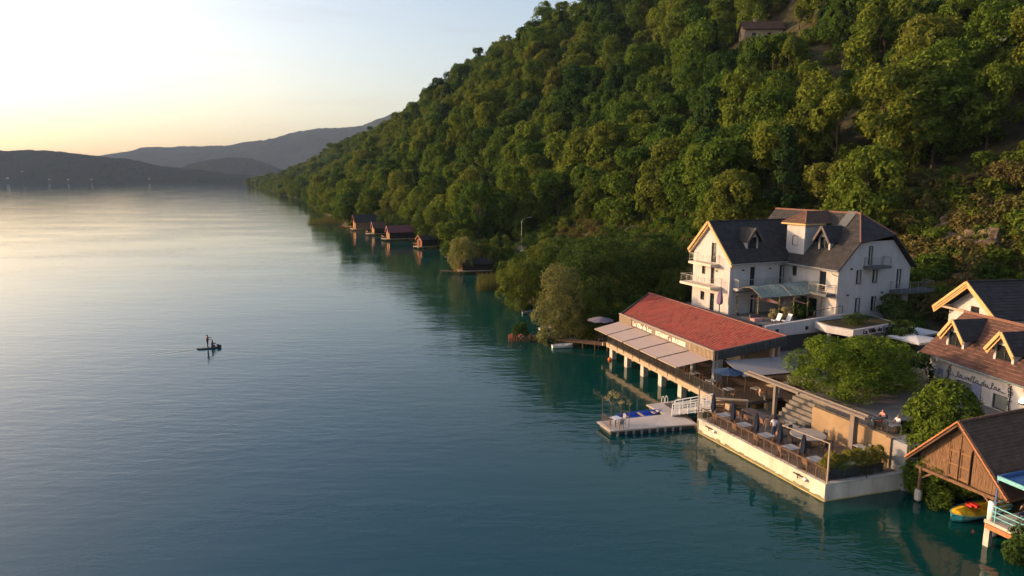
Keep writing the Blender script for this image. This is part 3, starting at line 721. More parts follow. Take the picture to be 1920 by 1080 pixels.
for op in rgb[:4]: V_.part('sill', MB().box(26.4+op[0]-.05, 26.4+op[1]+.05, 24.12, 24.24, op[2]-.08, op[2]-.003), M['zinc'])
# roofs
r1 = MB(); courses(r1, (17.5,31.6,11.95), (31.2,31.6,11.95), (31.2,36.1,16.6), (17.5,36.1,16.6), 17)
courses(r1, (31.2,39.75,12.95), (17.5,39.75,12.95), (17.5,36.1,16.6), (31.2,36.1,16.6), 14)
rf1 = V_.part('roof', r1, SLT, label='steep black tiled roof over the lakeside gable')
r2 = MB(); zl = lambda T: 11.65 + (T-25.8)*(6.1/6.0)
courses(r2, (25.8,40.3,11.65), (25.8,23.65,11.65), (28.75,23.65,zl(28.75)), (28.75,40.3,zl(28.75)), 12)
courses(r2, (28.75,40.3,zl(28.75)), (28.75,23.65,zl(28.75)), (31.8,26.6,17.75), (31.8,40.3,17.75), 11)
zr = lambda T: 17.75 - (T-31.8)*(6.25/6.5)
courses(r2, (38.3,23.65,zr(38.3)), (38.3,40.3,zr(38.3)), (34.2,40.3,zr(34.2)), (34.2,23.65,zr(34.2)), 12)
courses(r2, (34.2,23.65,zr(34.2)), (34.2,40.3,zr(34.2)), (31.8,40.3,17.75), (31.8,26.6,17.75), 9)
courses(r2, (28.75,23.6,zl(28.75)), (34.2,23.6,zr(34.2)), (31.81,26.6,17.75), (31.79,26.6,17.75), 11)
rf2 = V_.part('roof', r2, SLT, label='black tiled main roof with a half hip towards the camera')
V_.part('ridge_cap', ridge(MB(), (17.5,36.1,16.63), (29.6,36.1,16.63)), M['slate'], rf1)
rc = MB(); ridge(rc, (31.8,26.6,17.80), (31.8,40.3,17.80)); ridge(rc, (28.75,23.62,zl(28.75)+.05), (31.8,26.6,17.80)); ridge(rc, (34.2,23.62,zr(34.2)+.05), (31.8,26.6,17.80))
V_.part('ridge_cap', rc, M['ridge_tile'], rf2)
V_.part('solar_panel', MB().slab([(30.2,28.4,zl(30.2)+.16),(30.2,27.1,zl(30.2)+.16),(31.9,27.1,zl(31.9)+.16),(31.9,28.4,zl(31.9)+.16)], (.05,0,-.06)), M['slab_dark'], rf2)
# barge boards of the lake gable: pale yellow wood, two stepped boards a side
for k, (w0, z0) in enumerate(((17.42,0),(17.60,-.30))):
    for a, b in (((39.85,12.86),(36.1,16.66)), ((31.52,11.9),(36.1,16.66))):
        V_.part('barge_board', MB().beam((w0,a[0],a[1]+z0-.05), (w0,b[0],b[1]+z0-.05), .16, .30, (0,0,1)), M['yellow_wood'])
sof = MB(); sof.slab([(17.66,39.6,12.6),(17.9,39.6,12.6),(17.9,36.1,16.2),(17.66,36.1,16.2)], (0,0,.1)); sof.slab([(17.66,31.7,11.72),(17.9,31.7,11.72),(17.9,36.1,16.2),(17.66,36.1,16.2)], (0,0,.1))
V_.part('soffit', sof, M['white_paint'])
# stair tower rising through the inner corner
tw = MB(); wall(tw, (26.9,32.9), (0,-1), WN, [(0,16.45),(2.9,16.45)], 12, [(.95,1.85,13.75,14.95)], .08)
wall(tw, (26.9,30.0), (1,0), EN, [(0,16.45),(5.2,16.45)], 12); wall(tw, (32.1,32.9), (-1,0), (0,1), [(0,16.45),(5.2,16.45)], 12)
tp = V_.part('stair_tower', tw, WR)
glaze(V_, (26.9,32.9), (0,-1), WN, (.95,1.85,13.75,14.95), .08, pm=M['white_render'], fw=.06)
tr = MB(); e = 16.48; ap = (28.4,31.45,17.85); ap2 = (33,31.45,17.85)
courses(tr, (26.45,33.35,e), (26.45,29.55,e), ap, ap, 6); courses(tr, (26.45,29.55,e), (33,29.55,e), ap2, ap, 6); courses(tr, (33,33.35,e), (26.45,33.35,e), ap, ap2, 6)
trf = V_.part('tower_roof', tr, M['dark_brown_tile'], tp)
V_.part('ridge_cap', ridge(ridge(ridge(MB(), (26.45,29.55,e+.04), ap), (26.45,33.35,e+.04), ap), ap, ap2, .09), M['ridge_tile'], tp)
ev = MB(); ev.beam((26.42,29.5,16.40), (26.42,33.4,16.40), .06, .18); ev.beam((26.5,29.52,16.40), (29.5,29.52,16.40), .06, .18); V_.part('eaves_board', ev, M['yellow_wood'], tp)
def dormer(th, c, face, w, zb, ze, za, dep, roofm, bargem, win=True, over=.55, z_sill=None):
    """gabled dormer: face is the outward direction in the frame, c the middle of its front"""
    fx = Vector((face[0], face[1], 0)); ax = Vector((-face[1], face[0], 0)); c = Vector((c[0], c[1], 0)); h = w/2
    P = lambda a, d, z: c + ax*a - fx*d + Vector((0,0,z))
    m = MB(); op = (.22, w-.22, z_sill or zb+.15, ze+.05); O = P(-h,0,0)
    wall(m, O, ax, fx, [(0,ze),(h,za-.12),(w,ze)], zb, [op], .12)
    m.quad(P(-h,0,zb), P(-h,dep,zb), P(-h,dep,ze), P(-h,0,ze)); m.quad(P(h,0,zb), P(h,dep,zb), P(h,dep,ze), P(h,0,ze))
    d_ = th.part('dormer', m, WR)
    r = MB(); k = (za-ze)/h; oe = .35
    for sgn in (-1, 1):
        courses(r, P(sgn*(h+oe),-over,ze-k*oe), P(sgn*(h+oe),dep,ze-k*oe), P(0,dep,za), P(0,-over,za), 6, .03, .10)
    th.part('dormer_roof', r, roofm, d_)
    bb = MB()
    for sgn in (-1, 1):
        bb.beam(P(sgn*(h+oe+.03),-over-.06,ze-k*oe-.06), P(0,-over-.06,za-.02), .10, .26)
        if bargem is M['yellow_wood']: bb.beam(P(sgn*(h+oe-.05),-over+.10,ze-k*oe-.30), P(0,-over+.10,za-.27), .10, .24)
    th.part('barge_board', bb, bargem, d_)
    f = MB(); a0, a1, y0, y1 = op
    for x in (a0+.04, (a0+a1)/2, a1-.04): f.beam(O+ax*x-fx*.09+Vector((0,0,y0)), O+ax*x-fx*.09+Vector((0,0,y1)), .05, .07, ax)
    f.beam(O+ax*a0-fx*.09+Vector((0,0,y1-.03)), O+ax*a1-fx*.09+Vector((0,0,y1-.03)), .05, .06)
    th.part('window', f, M['dark_metal'], d_)
    th.part('pane', MB().quad(O+ax*a0-fx*.12+Vector((0,0,y0)), O+ax*a1-fx*.12+Vector((0,0,y0)), O+ax*a1-fx*.12+Vector((0,0,y1)), O+ax*a0-fx*.12+Vector((0,0,y1))), M['glass_dark'], d_)
    # shallow flashed recess in front of the sill
    g = MB(); zs = zb+.02
    g.slab([P(-h,-.02,zs+.10), P(h,-.02,zs+.10), P(h*.9,-1.0,zs-.75), P(-h*.9,-1.0,zs-.75)], (0,0,.03)); th.part('apron', g, M['white_paint'], d_)
    return d_
dormer(V_, (21.7,33.0), (0,-1), 1.75, 13.0, 14.75, 15.95, 3.0, SLT, M['shutter'])
dormer(V_, (27.7,27.75), (-1,0), 1.75, 13.25, 15.0, 16.35, 3.4, SLT, M['shutter'])
# balconies
def balcony(poly, z, pts, fm_, th=V_):
    b = th.part('balcony', MB().prism(poly, z-.30, z), fm_); rail(th, [(p[0],p[1],z) for p in pts], 1.0, 1.3, M['steel'], .0, b, mid=False)
    g = MB()
    for p, q in zip(pts[:-1], pts[1:]):
        for h in (.3,.5,.7,.85): g.beam((p[0],p[1],z+h), (q[0],q[1],z+h), .012, .012)
    th.part('wire', g, M['steel'], b, kind='stuff'); return b
balcony([(16.6,38.6),(17.88,38.6),(17.88,34.2),(16.6,34.2)], 11.55, [(17.88,38.5),(16.7,38.5),(16.7,34.3),(17.88,34.3)], M['cream_render'])
balcony([(16.2,39.7),(17.88,39.7),(17.88,33.6),(16.2,33.6)], 8.85, [(17.88,39.6),(16.3,39.6),(16.3,33.7),(17.88,33.7)], M['cream_render'])
balcony([(18.3,31.1),(26.38,31.1),(26.38,32.18),(18.3,32.18)], 8.95, [(18.4,32.1),(18.4,31.2),(26.3,31.2)], M['grey_render'])
balcony([(25.0,24.4),(26.38,24.4),(26.38,27.2),(25.0,27.2)], 8.9, [(26.3,27.1),(25.1,27.1),(25.1,24.5),(26.3,24.5)], M['slab_dark'])
balcony([(30.1,23.0),(33.2,23.0),(33.2,24.18),(30.1,24.18)], 11.95, [(30.2,24.1),(30.2,23.1),(33.1,23.1),(33.1,24.1)], M['slab_dark'])
balcony([(34.6,22.5),(40.0,22.5),(40.0,24.18),(34.6,24.18)], 8.9, [(34.7,24.1),(34.7,22.6),(39.9,22.6),(39.9,24.1)], M['slab_dark'])
gt = MB(); gt.tube([(25.7,31.8,11.6),(25.7,23.7,11.6)], .08, 6); gt.tube([(17.3,31.45,11.78),(26.2,31.45,11.78)], .08, 6)
V_.part('gutter', gt, M['zinc'])
V_.part('downpipe', MB().tube([(25.72,24.6,11.55),(25.75,24.5,11.2),(26.28,24.08,10.9),(26.28,24.08,8.1),(26.5,24.08,7.9),(26.5,24.08,5.5)], .065, 6), M['zinc'])
for p in ((17.9+1.9,32.14,10.9),(17.9+6.0,32.14,10.9),(26.4+1.9,24.14,11.6),(26.4+6.9,24.14,11.5),(26.4+1.6,24.14,8.6),(26.4+7.0,24.14,8.6)):
    V_.part('wall_lamp', MB().box(p[0]-.14,p[0]+.14,p[1]-.06,p[1]+.05,p[2],p[2]+.16), M['dark_metal'])
for p in ((17.84,34.6,10.6),(26.34,28.4,11.5)): V_.part('wall_lamp', MB().box(p[0]-.06,p[0]+.05,p[1]-.14,p[1]+.14,p[2],p[2]+.16), M['dark_metal'])

# raised terrace in front of the hotel
G_ = Thing('hotel_terrace', 'raised grey terrace with a white parapet in front of the hotel', 'terrace', (16,30,5.6))
G_.part('platform', MB().prism([(15.6,24.0),(27.5,24.0),(27.5,41),(15.6,41)], 1.5, 5.6), M['dark_cladding'])
G_.part('floor', MB().prism([(16.0,24.3),(26.38,24.3),(26.38,32.18),(17.88,32.18),(17.88,40),(16.0,40)], 5.604, 5.62), M['paving'])
G_.part('parapet', MB().prism([(15.4,24.2),(15.85,24.2),(15.85,41),(15.4,41)], 4.6, 6.22), M['dark_cladding'], label='dark parapet on the lake side')
G_.part('parapet', MB().prism([(15.9,23.6),(28.4,23.6),(28.4,23.95),(15.9,23.95)], [4.9,4.9,4.9,4.9], [6.15,6.72,6.72,6.15]), WR, label='white parapet rising towards the hotel')
for T in (17.4, 21.6, 24.6): G_.part('wall_lamp', MB().box(T-.16,T+.16,23.48,23.62,5.35,5.7), M['black_letter'])
rail(G_, [(22.8,23.8,6.35),(27.0,23.8,6.62)], .95, 1.3, M['dark_metal'], 0)

# entrance canopy with raised lettering and a planting bed on top
E_ = Thing('entrance_canopy', 'white flat entrance canopy with dark lettering and clipped hedge on top', 'canopy', (27,20,3.2))
cpoly = [(22.0,21.3),(22.8,18.5),(30.4,19.5),(31.3,23.5),(22.6,23.5)]
E_.part('slab', MB().prism(cpoly, 5.45, 6.2), WR)
E_.part('soil', MB().prism([(22.4,21.2),(23.1,18.9),(30.1,19.8),(30.9,23.3),(22.9,23.3)], 6.204, 6.25), M['forest_floor'])
for p in ((23.0,19.0),(30.0,19.9),(22.4,21.2)): E_.part('column', MB().box(p[0],p[0]+.3,p[1],p[1]+.3,3.1,5.45), WR)
E_.part('door', MB().box(24.5,29.5,23.0,23.1,3.2,5.4), M['glass_dark'])
dA = Vector((7.6,1.0,0)).normalized(); pp = Vector((22.8,18.5,5.58)) + dA*1.7 + Vector((0.01,-.04,0))
lettering(E_, 'La Villa du Lac', pp, dA, (0,0,1), .50, 4.5, M['black_letter'])

# ------------------------------------------------------------------ lower terrace on the water
Q_ = Thing('lower_terrace', 'cream concrete dining terrace built out into the lake', 'terrace', (3.5,7,0))
Q_.part('quay_wall', MB().prism([(0,0),(0,13.85),(7.2,13.85),(7.35,-.72)][::-1], -3, 1.15), M['quay'])
Q_.part('footing', MB().prism([(-.07,-.08),(-.07,13.9),(7.2,13.9),(7.4,-.80)][::-1], -3, .06), M['quay_foot'])
tide = MB(); S_ = -.1
while S_ < 13.85:                                     # ragged algae band just above the water
    w_ = rnd.uniform(.25,.7); h_ = rnd.uniform(.16,.34); tide.slab([(-.012,S_,.0),(-.012,min(S_+w_,13.85),.0),(-.012,min(S_+w_,13.85),h_+rnd.uniform(-.05,.05)),(-.012,S_,h_)], (.008,0,0)); S_ += w_
Q_.part('algae_band', tide, M['algae_concrete'])
Q_.part('coping', MB().prism([(-.06,-.06),(-.06,13.9),(.35,13.9),(.35,-.09)][::-1], 1.152, 1.27), M['quay'])
Q_.part('coping', MB().prism([(.352,-.09),(.352,.25),(7.3,-.42),(7.36,-.78)][::-1], 1.152, 1.27), M['concrete'])
Q_.part('floor', MB().prism([(.352,.25),(.352,13.83),(7.18,13.83),(7.3,-.42)][::-1], 1.152, 1.25), M['deck'])
for S in (12.3, 2.35):
    c = Q_.part('mooring_cleat', MB().beam((-.12,S-.45,.98), (-.12,S+.45,.98), .07, .07).beam((-.02,S,.98), (-.2,S,.98), .1, .1).beam((-.12,S,.98), (-.12,S,.70), .06, .06), M['dark_metal'])
    Q_.part('fender', MB().tube([(-.1,S-.55,.9),(-.14,S-.8,.86)], .12, 8), M['white_fabric'], c)
TR = Thing('terrace_railing', 'brown metal railing along the lake edge of the dining terrace', 'railing', (.15,7,1.27))
rail(TR, [(.15,13.7,1.27),(.15,.15,1.27)], 1.0, .85, M['rust_metal'], .15)
TR.part('second_rail', MB().beam((.45,13.6,2.05), (.45,2.0,2.05), .07, .04), M['rust_metal'])
WS = Thing('wind_screen', 'glass wind screen with a tall metal corner post on the terrace', 'screen', (.15,0,1.27))
WS.part('post', MB().beam((.12,-.02,1.27), (.12,-.02,4.2), .10, .10), M['taupe_metal'])
WS.part('top_rail', MB().beam((.12,.05,4.16), (.12,4.3,3.95), .05, .06), M['taupe_metal'])
glassm = bpy.data.materials.new('clear_glass'); glassm.use_nodes = True
_n = glassm.node_tree.nodes; _l = glassm.node_tree.links; _n.clear()
_o = _n.new('ShaderNodeOutputMaterial'); _t = _n.new('ShaderNodeBsdfTransparent'); _t.inputs[0].default_value = (.86,.88,.88,1); _g = _n.new('ShaderNodeBsdfGlossy'); _g.inputs[1].default_value = .03
_m = _n.new('ShaderNodeMixShader'); _m.inputs[0].default_value = .08; _l.new(_t.outputs[0], _m.inputs[1]); _l.new(_g.outputs[0], _m.inputs[2]); _l.new(_m.outputs[0], _o.inputs[0])
WS.part('pane', MB().quad((.5,-.12,1.35), (6.6,-.62,1.35), (6.6,-.62,2.6), (.5,-.12,2.6)), glassm)
WS.part('post', MB().beam((6.7,-.62,1.27), (6.7,-.62,2.7), .05, .05), M['dark_metal']); WS.part('post', MB().beam((3.4,-.36,1.27), (3.4,-.36,2.65), .05, .05), M['dark_metal'])

RW = Thing('retaining_wall', 'ochre retaining wall with a dark railing behind the dining terrace', 'wall', (6.9,4,1.25))
RW.part('wall', MB().prism([(6.7,.6),(6.7,7.9),(7.1,7.9),(7.1,.6)][::-1], .5, 3.4), M['rust_wall'])
RW.part('end_wall', MB().prism([(6.45,-.9),(6.45,.58),(9.5,.58),(9.5,-2.4)][::-1], -2.5, 3.42), M['grey_render'], label='grey end wall dropping to the water')
RW.part('pillar', MB().box(6.3,6.62,.3,.75,.5,3.5), M['rust_wall'])
rail(RW, [(6.9,7.8,3.41),(6.9,.0,3.41)], 1.0, 1.1, M['dark_metal'], .13)
ST = Thing('stairs', 'concrete steps climbing from the dining terrace to the courtyard', 'stairs', (7.5,9.7,1.25))
for k in range(7): ST.part('step', MB().box(6.2+k*.36, 9.2, 8.0, 11.4, 1.0 if k == 0 else 1.25+k*.305, 1.25+(k+1)*.305), M['step_stone'])

# pergola: long retracted awning boxes on two pillars
PG = Thing('pergola', 'long taupe awning boxes carried on two pillars over the terrace', 'pergola', (5.8,8,1.25))
for T, S, w in ((5.85,3.1,.46),(5.95,11.3,.30)): PG.part('pillar', MB().box(T-w/2,T+w/2,S-w*.42,S+w*.42,1.25,4.42), M['taupe_fascia'])
for s0, s1 in ((14.7,8.2),(8.1,1.75)):
    b = PG.part('awning_box', MB().beam((5.65,s0,4.55), (5.65,s1,4.55), .20, .24).beam((5.95,s0,4.60), (5.95,s1,4.60), .26, .16), M['taupe_metal'])
    PG.part('front_bar', MB().beam((5.44,s0-.05,4.58), (5.44,s1+.05,4.58), .12, .20), M['taupe_fascia'], b)
PG.part('fabric_roll', MB().tube([(5.80,14.6,4.72),(5.80,1.85,4.72)], .07, 8), M['taupe_fascia'])
PG.part('crossbar', MB().beam((5.85,1.62,4.5), (7.3,1.62,4.5), .10, .14), M['steel'])

# courtyard and its pavement behind, on real ground
CY = MB(); CY.prism([(7.12,7.95),(7.12,-.6),(9.52,-2.3),(14,-5),(30,-14),(44,-10),(44,23.4),(15.55,23.4),(15.55,24.2),(13.5,23),(13.2,12.0),(9.25,12.0),(9.25,7.95)][::-1], 1.0, 3.2)
tag(link('courtyard', CY.mesh('courtyard', M['paving'])), kind='structure').matrix_world = Matrix.Translation(W(0,0,0)) @ Matrix.Rotation(TH, 4, 'Z')

# ------------------------------------------------------------------ restaurant pavilion on piles
Pv = Thing('lake_restaurant', 'restaurant pavilion on piles with a red tiled roof and taupe awnings', 'restaurant', (9,28,2))
Pv.part('deck', MB().prism([(3.35,13.95),(4.95,38.4),(14.4,44),(14.4,23.3),(13.2,23.0),(13.2,12.1),(9.3,12.1),(9.3,13.95)], 1.72, 2.0), M['deck_shaded'])
Pv.part('edge_beam', MB().prism([(3.28,13.9),(4.88,38.45),(5.15,38.45),(3.55,13.9)], 1.50, 2.04), M['pale_wood'], label='pale timber edge beam facing the lake')
pl = []
for k in range(7):
    S = 14.6 + k*3.85; T = 3.75 + (S-14)*.065
    Pv.part('pile', MB().box(T,T+.62,S,S+.62,-3,1.71), M['concrete']); Pv.part('pile', MB().box(T+4.6,T+5.2,S,S+.6,-3,1.71), M['concrete'])
    Pv.part('joist', MB().box(T-.22,T+4.6,S+1.9,S+2.15,1.30,1.70), M['pale_wood'])
# roof: single pitch, red tiles, dark upstand all round
FL, FR, BL, BR = Vector((6.53,38.2,5.4)), Vector((5.36,18.8,5.4)), Vector((14.58,44.27,6.5)), Vector((12.97,17.6,6.5))
ins = lambda p, a, b: p + Vector((a, b, 0))
rr = MB(); courses(rr, FL+Vector((.35,-.2,.08)), FR+Vector((.35,.25,.08)), BR+Vector((-.05,.25,.10)), BL+Vector((-.15,-.5,.10)), 24, .045, .10)
prf = Pv.part('roof', rr, M['red_tile'])
stq = MB(); e0, e1, q1, q0 = FL+Vector((.35,-.2,.08)), FR+Vector((.35,.25,.08)), BR+Vector((-.05,.25,.10)), BL+Vector((-.15,-.5,.10))
for k in range(24):                                   # worn pale edges of the tile courses, broken up
    a, b = e0.lerp(q0, k/24), e1.lerp(q1, k/24); t = rnd.random()*.03
    while t < 1:
        t2 = min(1, t + rnd.uniform(.02,.09)); up = Vector((0,0,.030 if k else .05))
        stq.beam(a.lerp(b, t)+up, a.lerp(b, t2)+up, .05, .035); t = t2 + rnd.uniform(.004,.03)
Pv.part('tile_edge', stq, M['red_streak'], prf, kind='stuff')
Pv.part('ridge_trim', MB().beam(BL+Vector((0,0,.18)), BR+Vector((0,0,.18)), .22, .08), M['red_streak'], prf)
fa = MB(); dn = Vector((0,0,-.78)); ov = Vector((0,0,.16))
for a, b in ((FR, BR), (BR, BL), (BL, FL)): fa.slab([a+dn, b+dn, b+ov, a+ov], (b-a).cross(Vector((0,0,1))).normalized()*-.14)
Pv.part('fascia', fa, M['dark_cladding'], label='dark standing seam fascia')
ff = FL.lerp(FR, 0); dirF = (FR-FL).normalized(); outF = Vector((dirF.y, -dirF.x, 0)); outF = outF if outF.x < 0 else -outF
Pv.part('fascia', MB().slab([FL+dn, FR+dn, FR+ov, FL+ov], -outF*.12), M['taupe_fascia'], label='taupe front fascia carrying the sign')
Pv.part('cornice', MB().beam(FL+ov+outF*.02, FR+ov+outF*.02, .26, .10), M['taupe_metal'])
LF = (FR-FL).length
def batten(i, x): Pv.part('batten', MB().beam(FL+dirF*x+outF*.05+dn, FL+dirF*x+outF*.05+Vector((0,0,.08)), .10, .10), M['pale_wood'])
for i in range(14): batten(i, .15+i*.22)
for i in range(19): batten(i, LF-.15-i*.22)
xs = lambda x: FL + dirF*x + outF*.03 + Vector((0,0,-.62))
lettering(Pv, 'La Villa du Lac', xs(3.4), dirF, (0,0,1), .52, 4.3, M['letter_light'])
lettering(Pv, 'RESTAURANT', xs(8.6), dirF, (0,0,1), .50, 2.6, M['letter_light'])
lettering(Pv, '&', xs(11.4), dirF, (0,0,1), .32, .32, M['letter_light'])
lettering(Pv, 'BRASSERIE', xs(12.0), dirF, (0,0,1), .50, 2.5, M['letter_light'])
for i in range(20):                                   # standing seams of the end fascia
    c = FR.lerp(BR, (i+.5)/20); Pv.part('seam', MB().beam(c+dn+Vector((0,-.16,0)), c+Vector((0,-.16,.1)), .05, .05), M['dark_cladding'])
# posts of the pavilion, glass front, counter in the back
for k in range(6):
    c = FL.lerp(FR, .03+.94*k/5) - outF*.5; Pv.part('column', MB().box(c.x-.18,c.x+.18,c.y-.18,c.y+.18,2.0,4.7), M['grey_render'])
    c = BL.lerp(BR, .05+.9*k/5) + Vector((-.5,0,0)); Pv.part('column', MB().box(c.x-.18,c.x+.18,c.y-.18,c.y+.18,2.0,5.9), M['grey_render'])
c = FR + Vector((.9,.5,0)); Pv.part('column', MB().box(c.x-.3,c.x+.35,c.y-.25,c.y+.25,2.0,4.75), M['grey_render'], label='broad grey corner column')
Pv.part('rear_wall', MB().box(13.4,13.6,19,40,2.0,5.8), M['grey_render'])
Pv.part('ceiling', MB().slab([FL+dn+Vector((.1,-.1,.12)), FR+dn+Vector((.1,.1,.12)), BR+dn+Vector((-.1,.1,.1)), BL+dn+Vector((-.1,-.2,.1))], (0,0,.06)), M['pale_wood'])
# five lake-side awnings with dark gaps between them
AO0, AO1 = Vector((3.15,38.4,3.95)), Vector((2.15,20.2,3.95)); AI0, AI1 = FL+Vector((-.02,0,-.80)), FL.lerp(FR,.975)+Vector((-.02,0,-.80))
for k in range(5):
    t0, t1 = k/5+.007, (k+1)/5-.007
    a, b, c, d = AI0.lerp(AI1,t0), AI0.lerp(AI1,t1), AO0.lerp(AO1,t1), AO0.lerp(AO1,t0)
    w = Pv.part('awning', MB().slab([a, b, c, d], (0,0,-.025)), M['awning_fabric'])
    Pv.part('valance_bar', MB().beam(d+Vector((0,0,-.05)), c+Vector((0,0,-.05)), .09, .13), M['taupe_metal'], w)
    Pv.part('awning_arm', MB().beam(a.lerp(b,.03)+Vector((0,0,-.12)), d.lerp(c,.03)+Vector((0,0,-.1)), .05, .05), M['dark_metal'], w)
    for f in (.03,.5): p = d.lerp(c, f); Pv.part('awning_post', MB().beam((p.x+1.15,p.y,2.0), (p.x+.9,p.y,3.95), .05, .05), M['dark_metal'], w)
# side awning at the near end
sa = Pv.part('awning', MB().slab([(6.4,18.55,4.62),(12.3,17.65,4.62),(11.6,14.3,4.05),(5.7,15.0,4.05)], (0,0,-.03)), M['grey_fabric'], label='pale grey awning stretched out at the near end')
Pv.part('valance_bar', MB().beam((5.7,14.97,4.02), (11.6,14.27,4.02), .09, .13), M['dark_metal'], sa)
for p in ((5.9,15.0),(11.4,14.4)): Pv.part('awning_post', MB().beam((p[0],p[1],2.0), (p[0],p[1],4.0), .06, .06), M['dark_metal'], sa)
RV = Thing('deck_railing', 'dark baluster railing along the lake edge of the restaurant deck', 'railing', (4,26,2))
rail(RV, [(4.95,38.3,2.05),(3.45,14.9,2.05)], 1.0, 1.55, M['dark_metal'], .13)
rail(RV, [(4.95,38.3,2.05),(9.0,40.8,2.05)], 1.0, 1.55, M['dark_metal'], .13)
# timber counter at the corner of the deck
BK = Thing('timber_counter', 'low timber counter with a lit board front beside the gangway', 'counter', (3.7,13.9,1.3))
BK.part('top', MB().prism([(2.5,14.9),(4.9,13.35),(5.1,13.75),(2.7,15.35)], 2.30, 2.40), M['pale_wood'])
for z in (1.35,1.72,2.05): BK.part('board', MB().beam((2.65,15.0,z), (4.85,13.55,z), .05, .26), M['wood'])
for p in ((2.6,15.05),(3.7,14.33),(4.9,13.55)): BK.part('post', MB().box(p[0],p[0]+.14,p[1],p[1]+.14,.2,2.3), M['concrete'])
LM = Thing('pendant_lamp', 'glowing round wicker pendant lamp under the red roof', 'lamp', (10.6,17.0,3.9))
bb = MB(); bb.lathe([(.04,3.95),(.30,3.9),(.46,3.7),(.42,3.5),(.26,3.36),(.03,3.34)], (10.6,17.0), 14)
LM.part('shade', bb, M['warm_lamp'], smooth=True)
cg = MB()
for k in range(10):
    a = k*math.pi/5; cg.tube([(10.6+math.cos(a)*r_, 17.0+math.sin(a)*r_, z_) for r_, z_ in ((.05,3.98),(.40,3.92),(.62,3.70),(.54,3.44),(.30,3.30))], .02, 4)
LM.part('cage', cg, M['wood']); LM.part('cord', MB().tube([(10.6,17.0,3.95),(10.6,17.0,5.5)], .015, 4), M['dark_metal'])

# ------------------------------------------------------------------ floating dock, gangway and what stands on them
DK = Thing('floating_dock', 'pale L shaped floating dock beside the dining terrace', 'dock', (-3,16.5,0))
dk1 = [(-7.6,15.95),(-1.35,14.9),(.4,14.5),(.9,16.6),(1.0,17.6),(-7.5,18.4)]
DK.part('float', MB().prism([(-7.4,16.15),(-1.35,15.1),(.3,14.75),(.7,17.4),(-7.3,18.2)], -.5, .33), M['dark_cladding'])
DK.part('frame', MB().prism(dk1, .331, .43), M['pale_wood']); 
DK.part('frame', MB().prism([(-.9,17.55),(1.0,17.61),(2.35,20.4),(.9,20.7),(-.85,20.75)], .331, .43), M['pale_wood'])
DK.part('float', MB().prism([(-.7,17.7),(.9,17.7),(2.1,20.2),(.9,20.5),(-.65,20.5)], -.5, .33), M['dark_cladding'])
for k in range(34):                                   # deck boards laid across
    x0 = -7.58 + k*.235; x1 = x0 + .222; ye = lambda x: float(np.interp(x, [-7.6,-1.35,.4], [15.95,14.9,14.5])); yf = lambda x: float(np.interp(x, [-7.6,1.0], [18.4,17.6]))
    DK.part('board', MB().prism([(x0,ye(x0)+.01),(x1,ye(x1)+.01),(x1,yf(x1)-.01),(x0,yf(x0)-.01)], .432, .468+.006*rnd.random()), M['deck_pale'])
for k in range(13):
    y0 = 17.66 + k*.232; y1 = y0 + .22; xl = lambda y: -.86; xr = lambda y: min(float(np.interp(y, [17.6,20.4], [1.0,2.35])), 2.35)
    DK.part('board', MB().prism([(xl(y0),y0),(xr(y0)-.02,y0),(xr(y1)-.02,y1),(xl(y1),y1)], .432, .468+.006*rnd.random()), M['deck_pale'])
for k in range(9): DK.part('bumper', MB().box(-7.0+k*.72,-6.8+k*.72,float(np.interp(-7+k*.72,[-7.6,-1.35],[15.86,14.82])),float(np.interp(-7+k*.72,[-7.6,-1.35],[15.96,14.92])),.02,.33), M['steel'])
ld = MB()
for x in (.95,1.35): ld.tube([(x,20.85,-.6),(x,20.8,.95),(x,20.6,1.1),(x,20.4,.95),(x,20.4,.47)], .03, 6)
DK.part('ladder', ld, M['white_paint'])
DK.part('mat', MB().prism([(.55,17.9),(1.2,17.9),(1.55,20.2),(.75,20.2)], .478, .50), M['shutter'])
GW = Thing('gangway', 'white slatted gangway between the floating dock and the terrace', 'gangway', (1.2,15.9,.5))
GW.part('walkway', MB().slab([(-.6,16.95,.62),(.2,17.75,.62),(2.9,15.6,1.78),(2.2,14.75,1.78)], (0,0,-.12)), M['deck_pale'])
def white_rail(p, q, zt):
    p, q = Vector(p), Vector(q); g = GW.part('side_rail', MB().beam(p+Vector((0,0,1.05)), q+Vector((0,0,1.05)), .07, .08), M['white_paint'])
    for k in range(6):
        c = p.lerp(q, k/5); GW.part('post', MB().beam(c, c+Vector((0,0,1.05)), .06, .06), M['white_paint'], g)
    for h in (.12,.34,.56,.78): GW.part('slat', MB().beam(p+Vector((0,0,h)), q+Vector((0,0,h)), .03, .11), M['white_paint'], g)
white_rail((-.6,16.9,.6), (1.95,14.7,1.35), 1.0); white_rail((.25,17.7,.62), (2.9,15.5,1.6), 1.0)
GW.part('mooring_post', MB().tube([(.15,14.15,-2),(.15,14.15,4.1)], .06, 8), M['taupe_metal'])
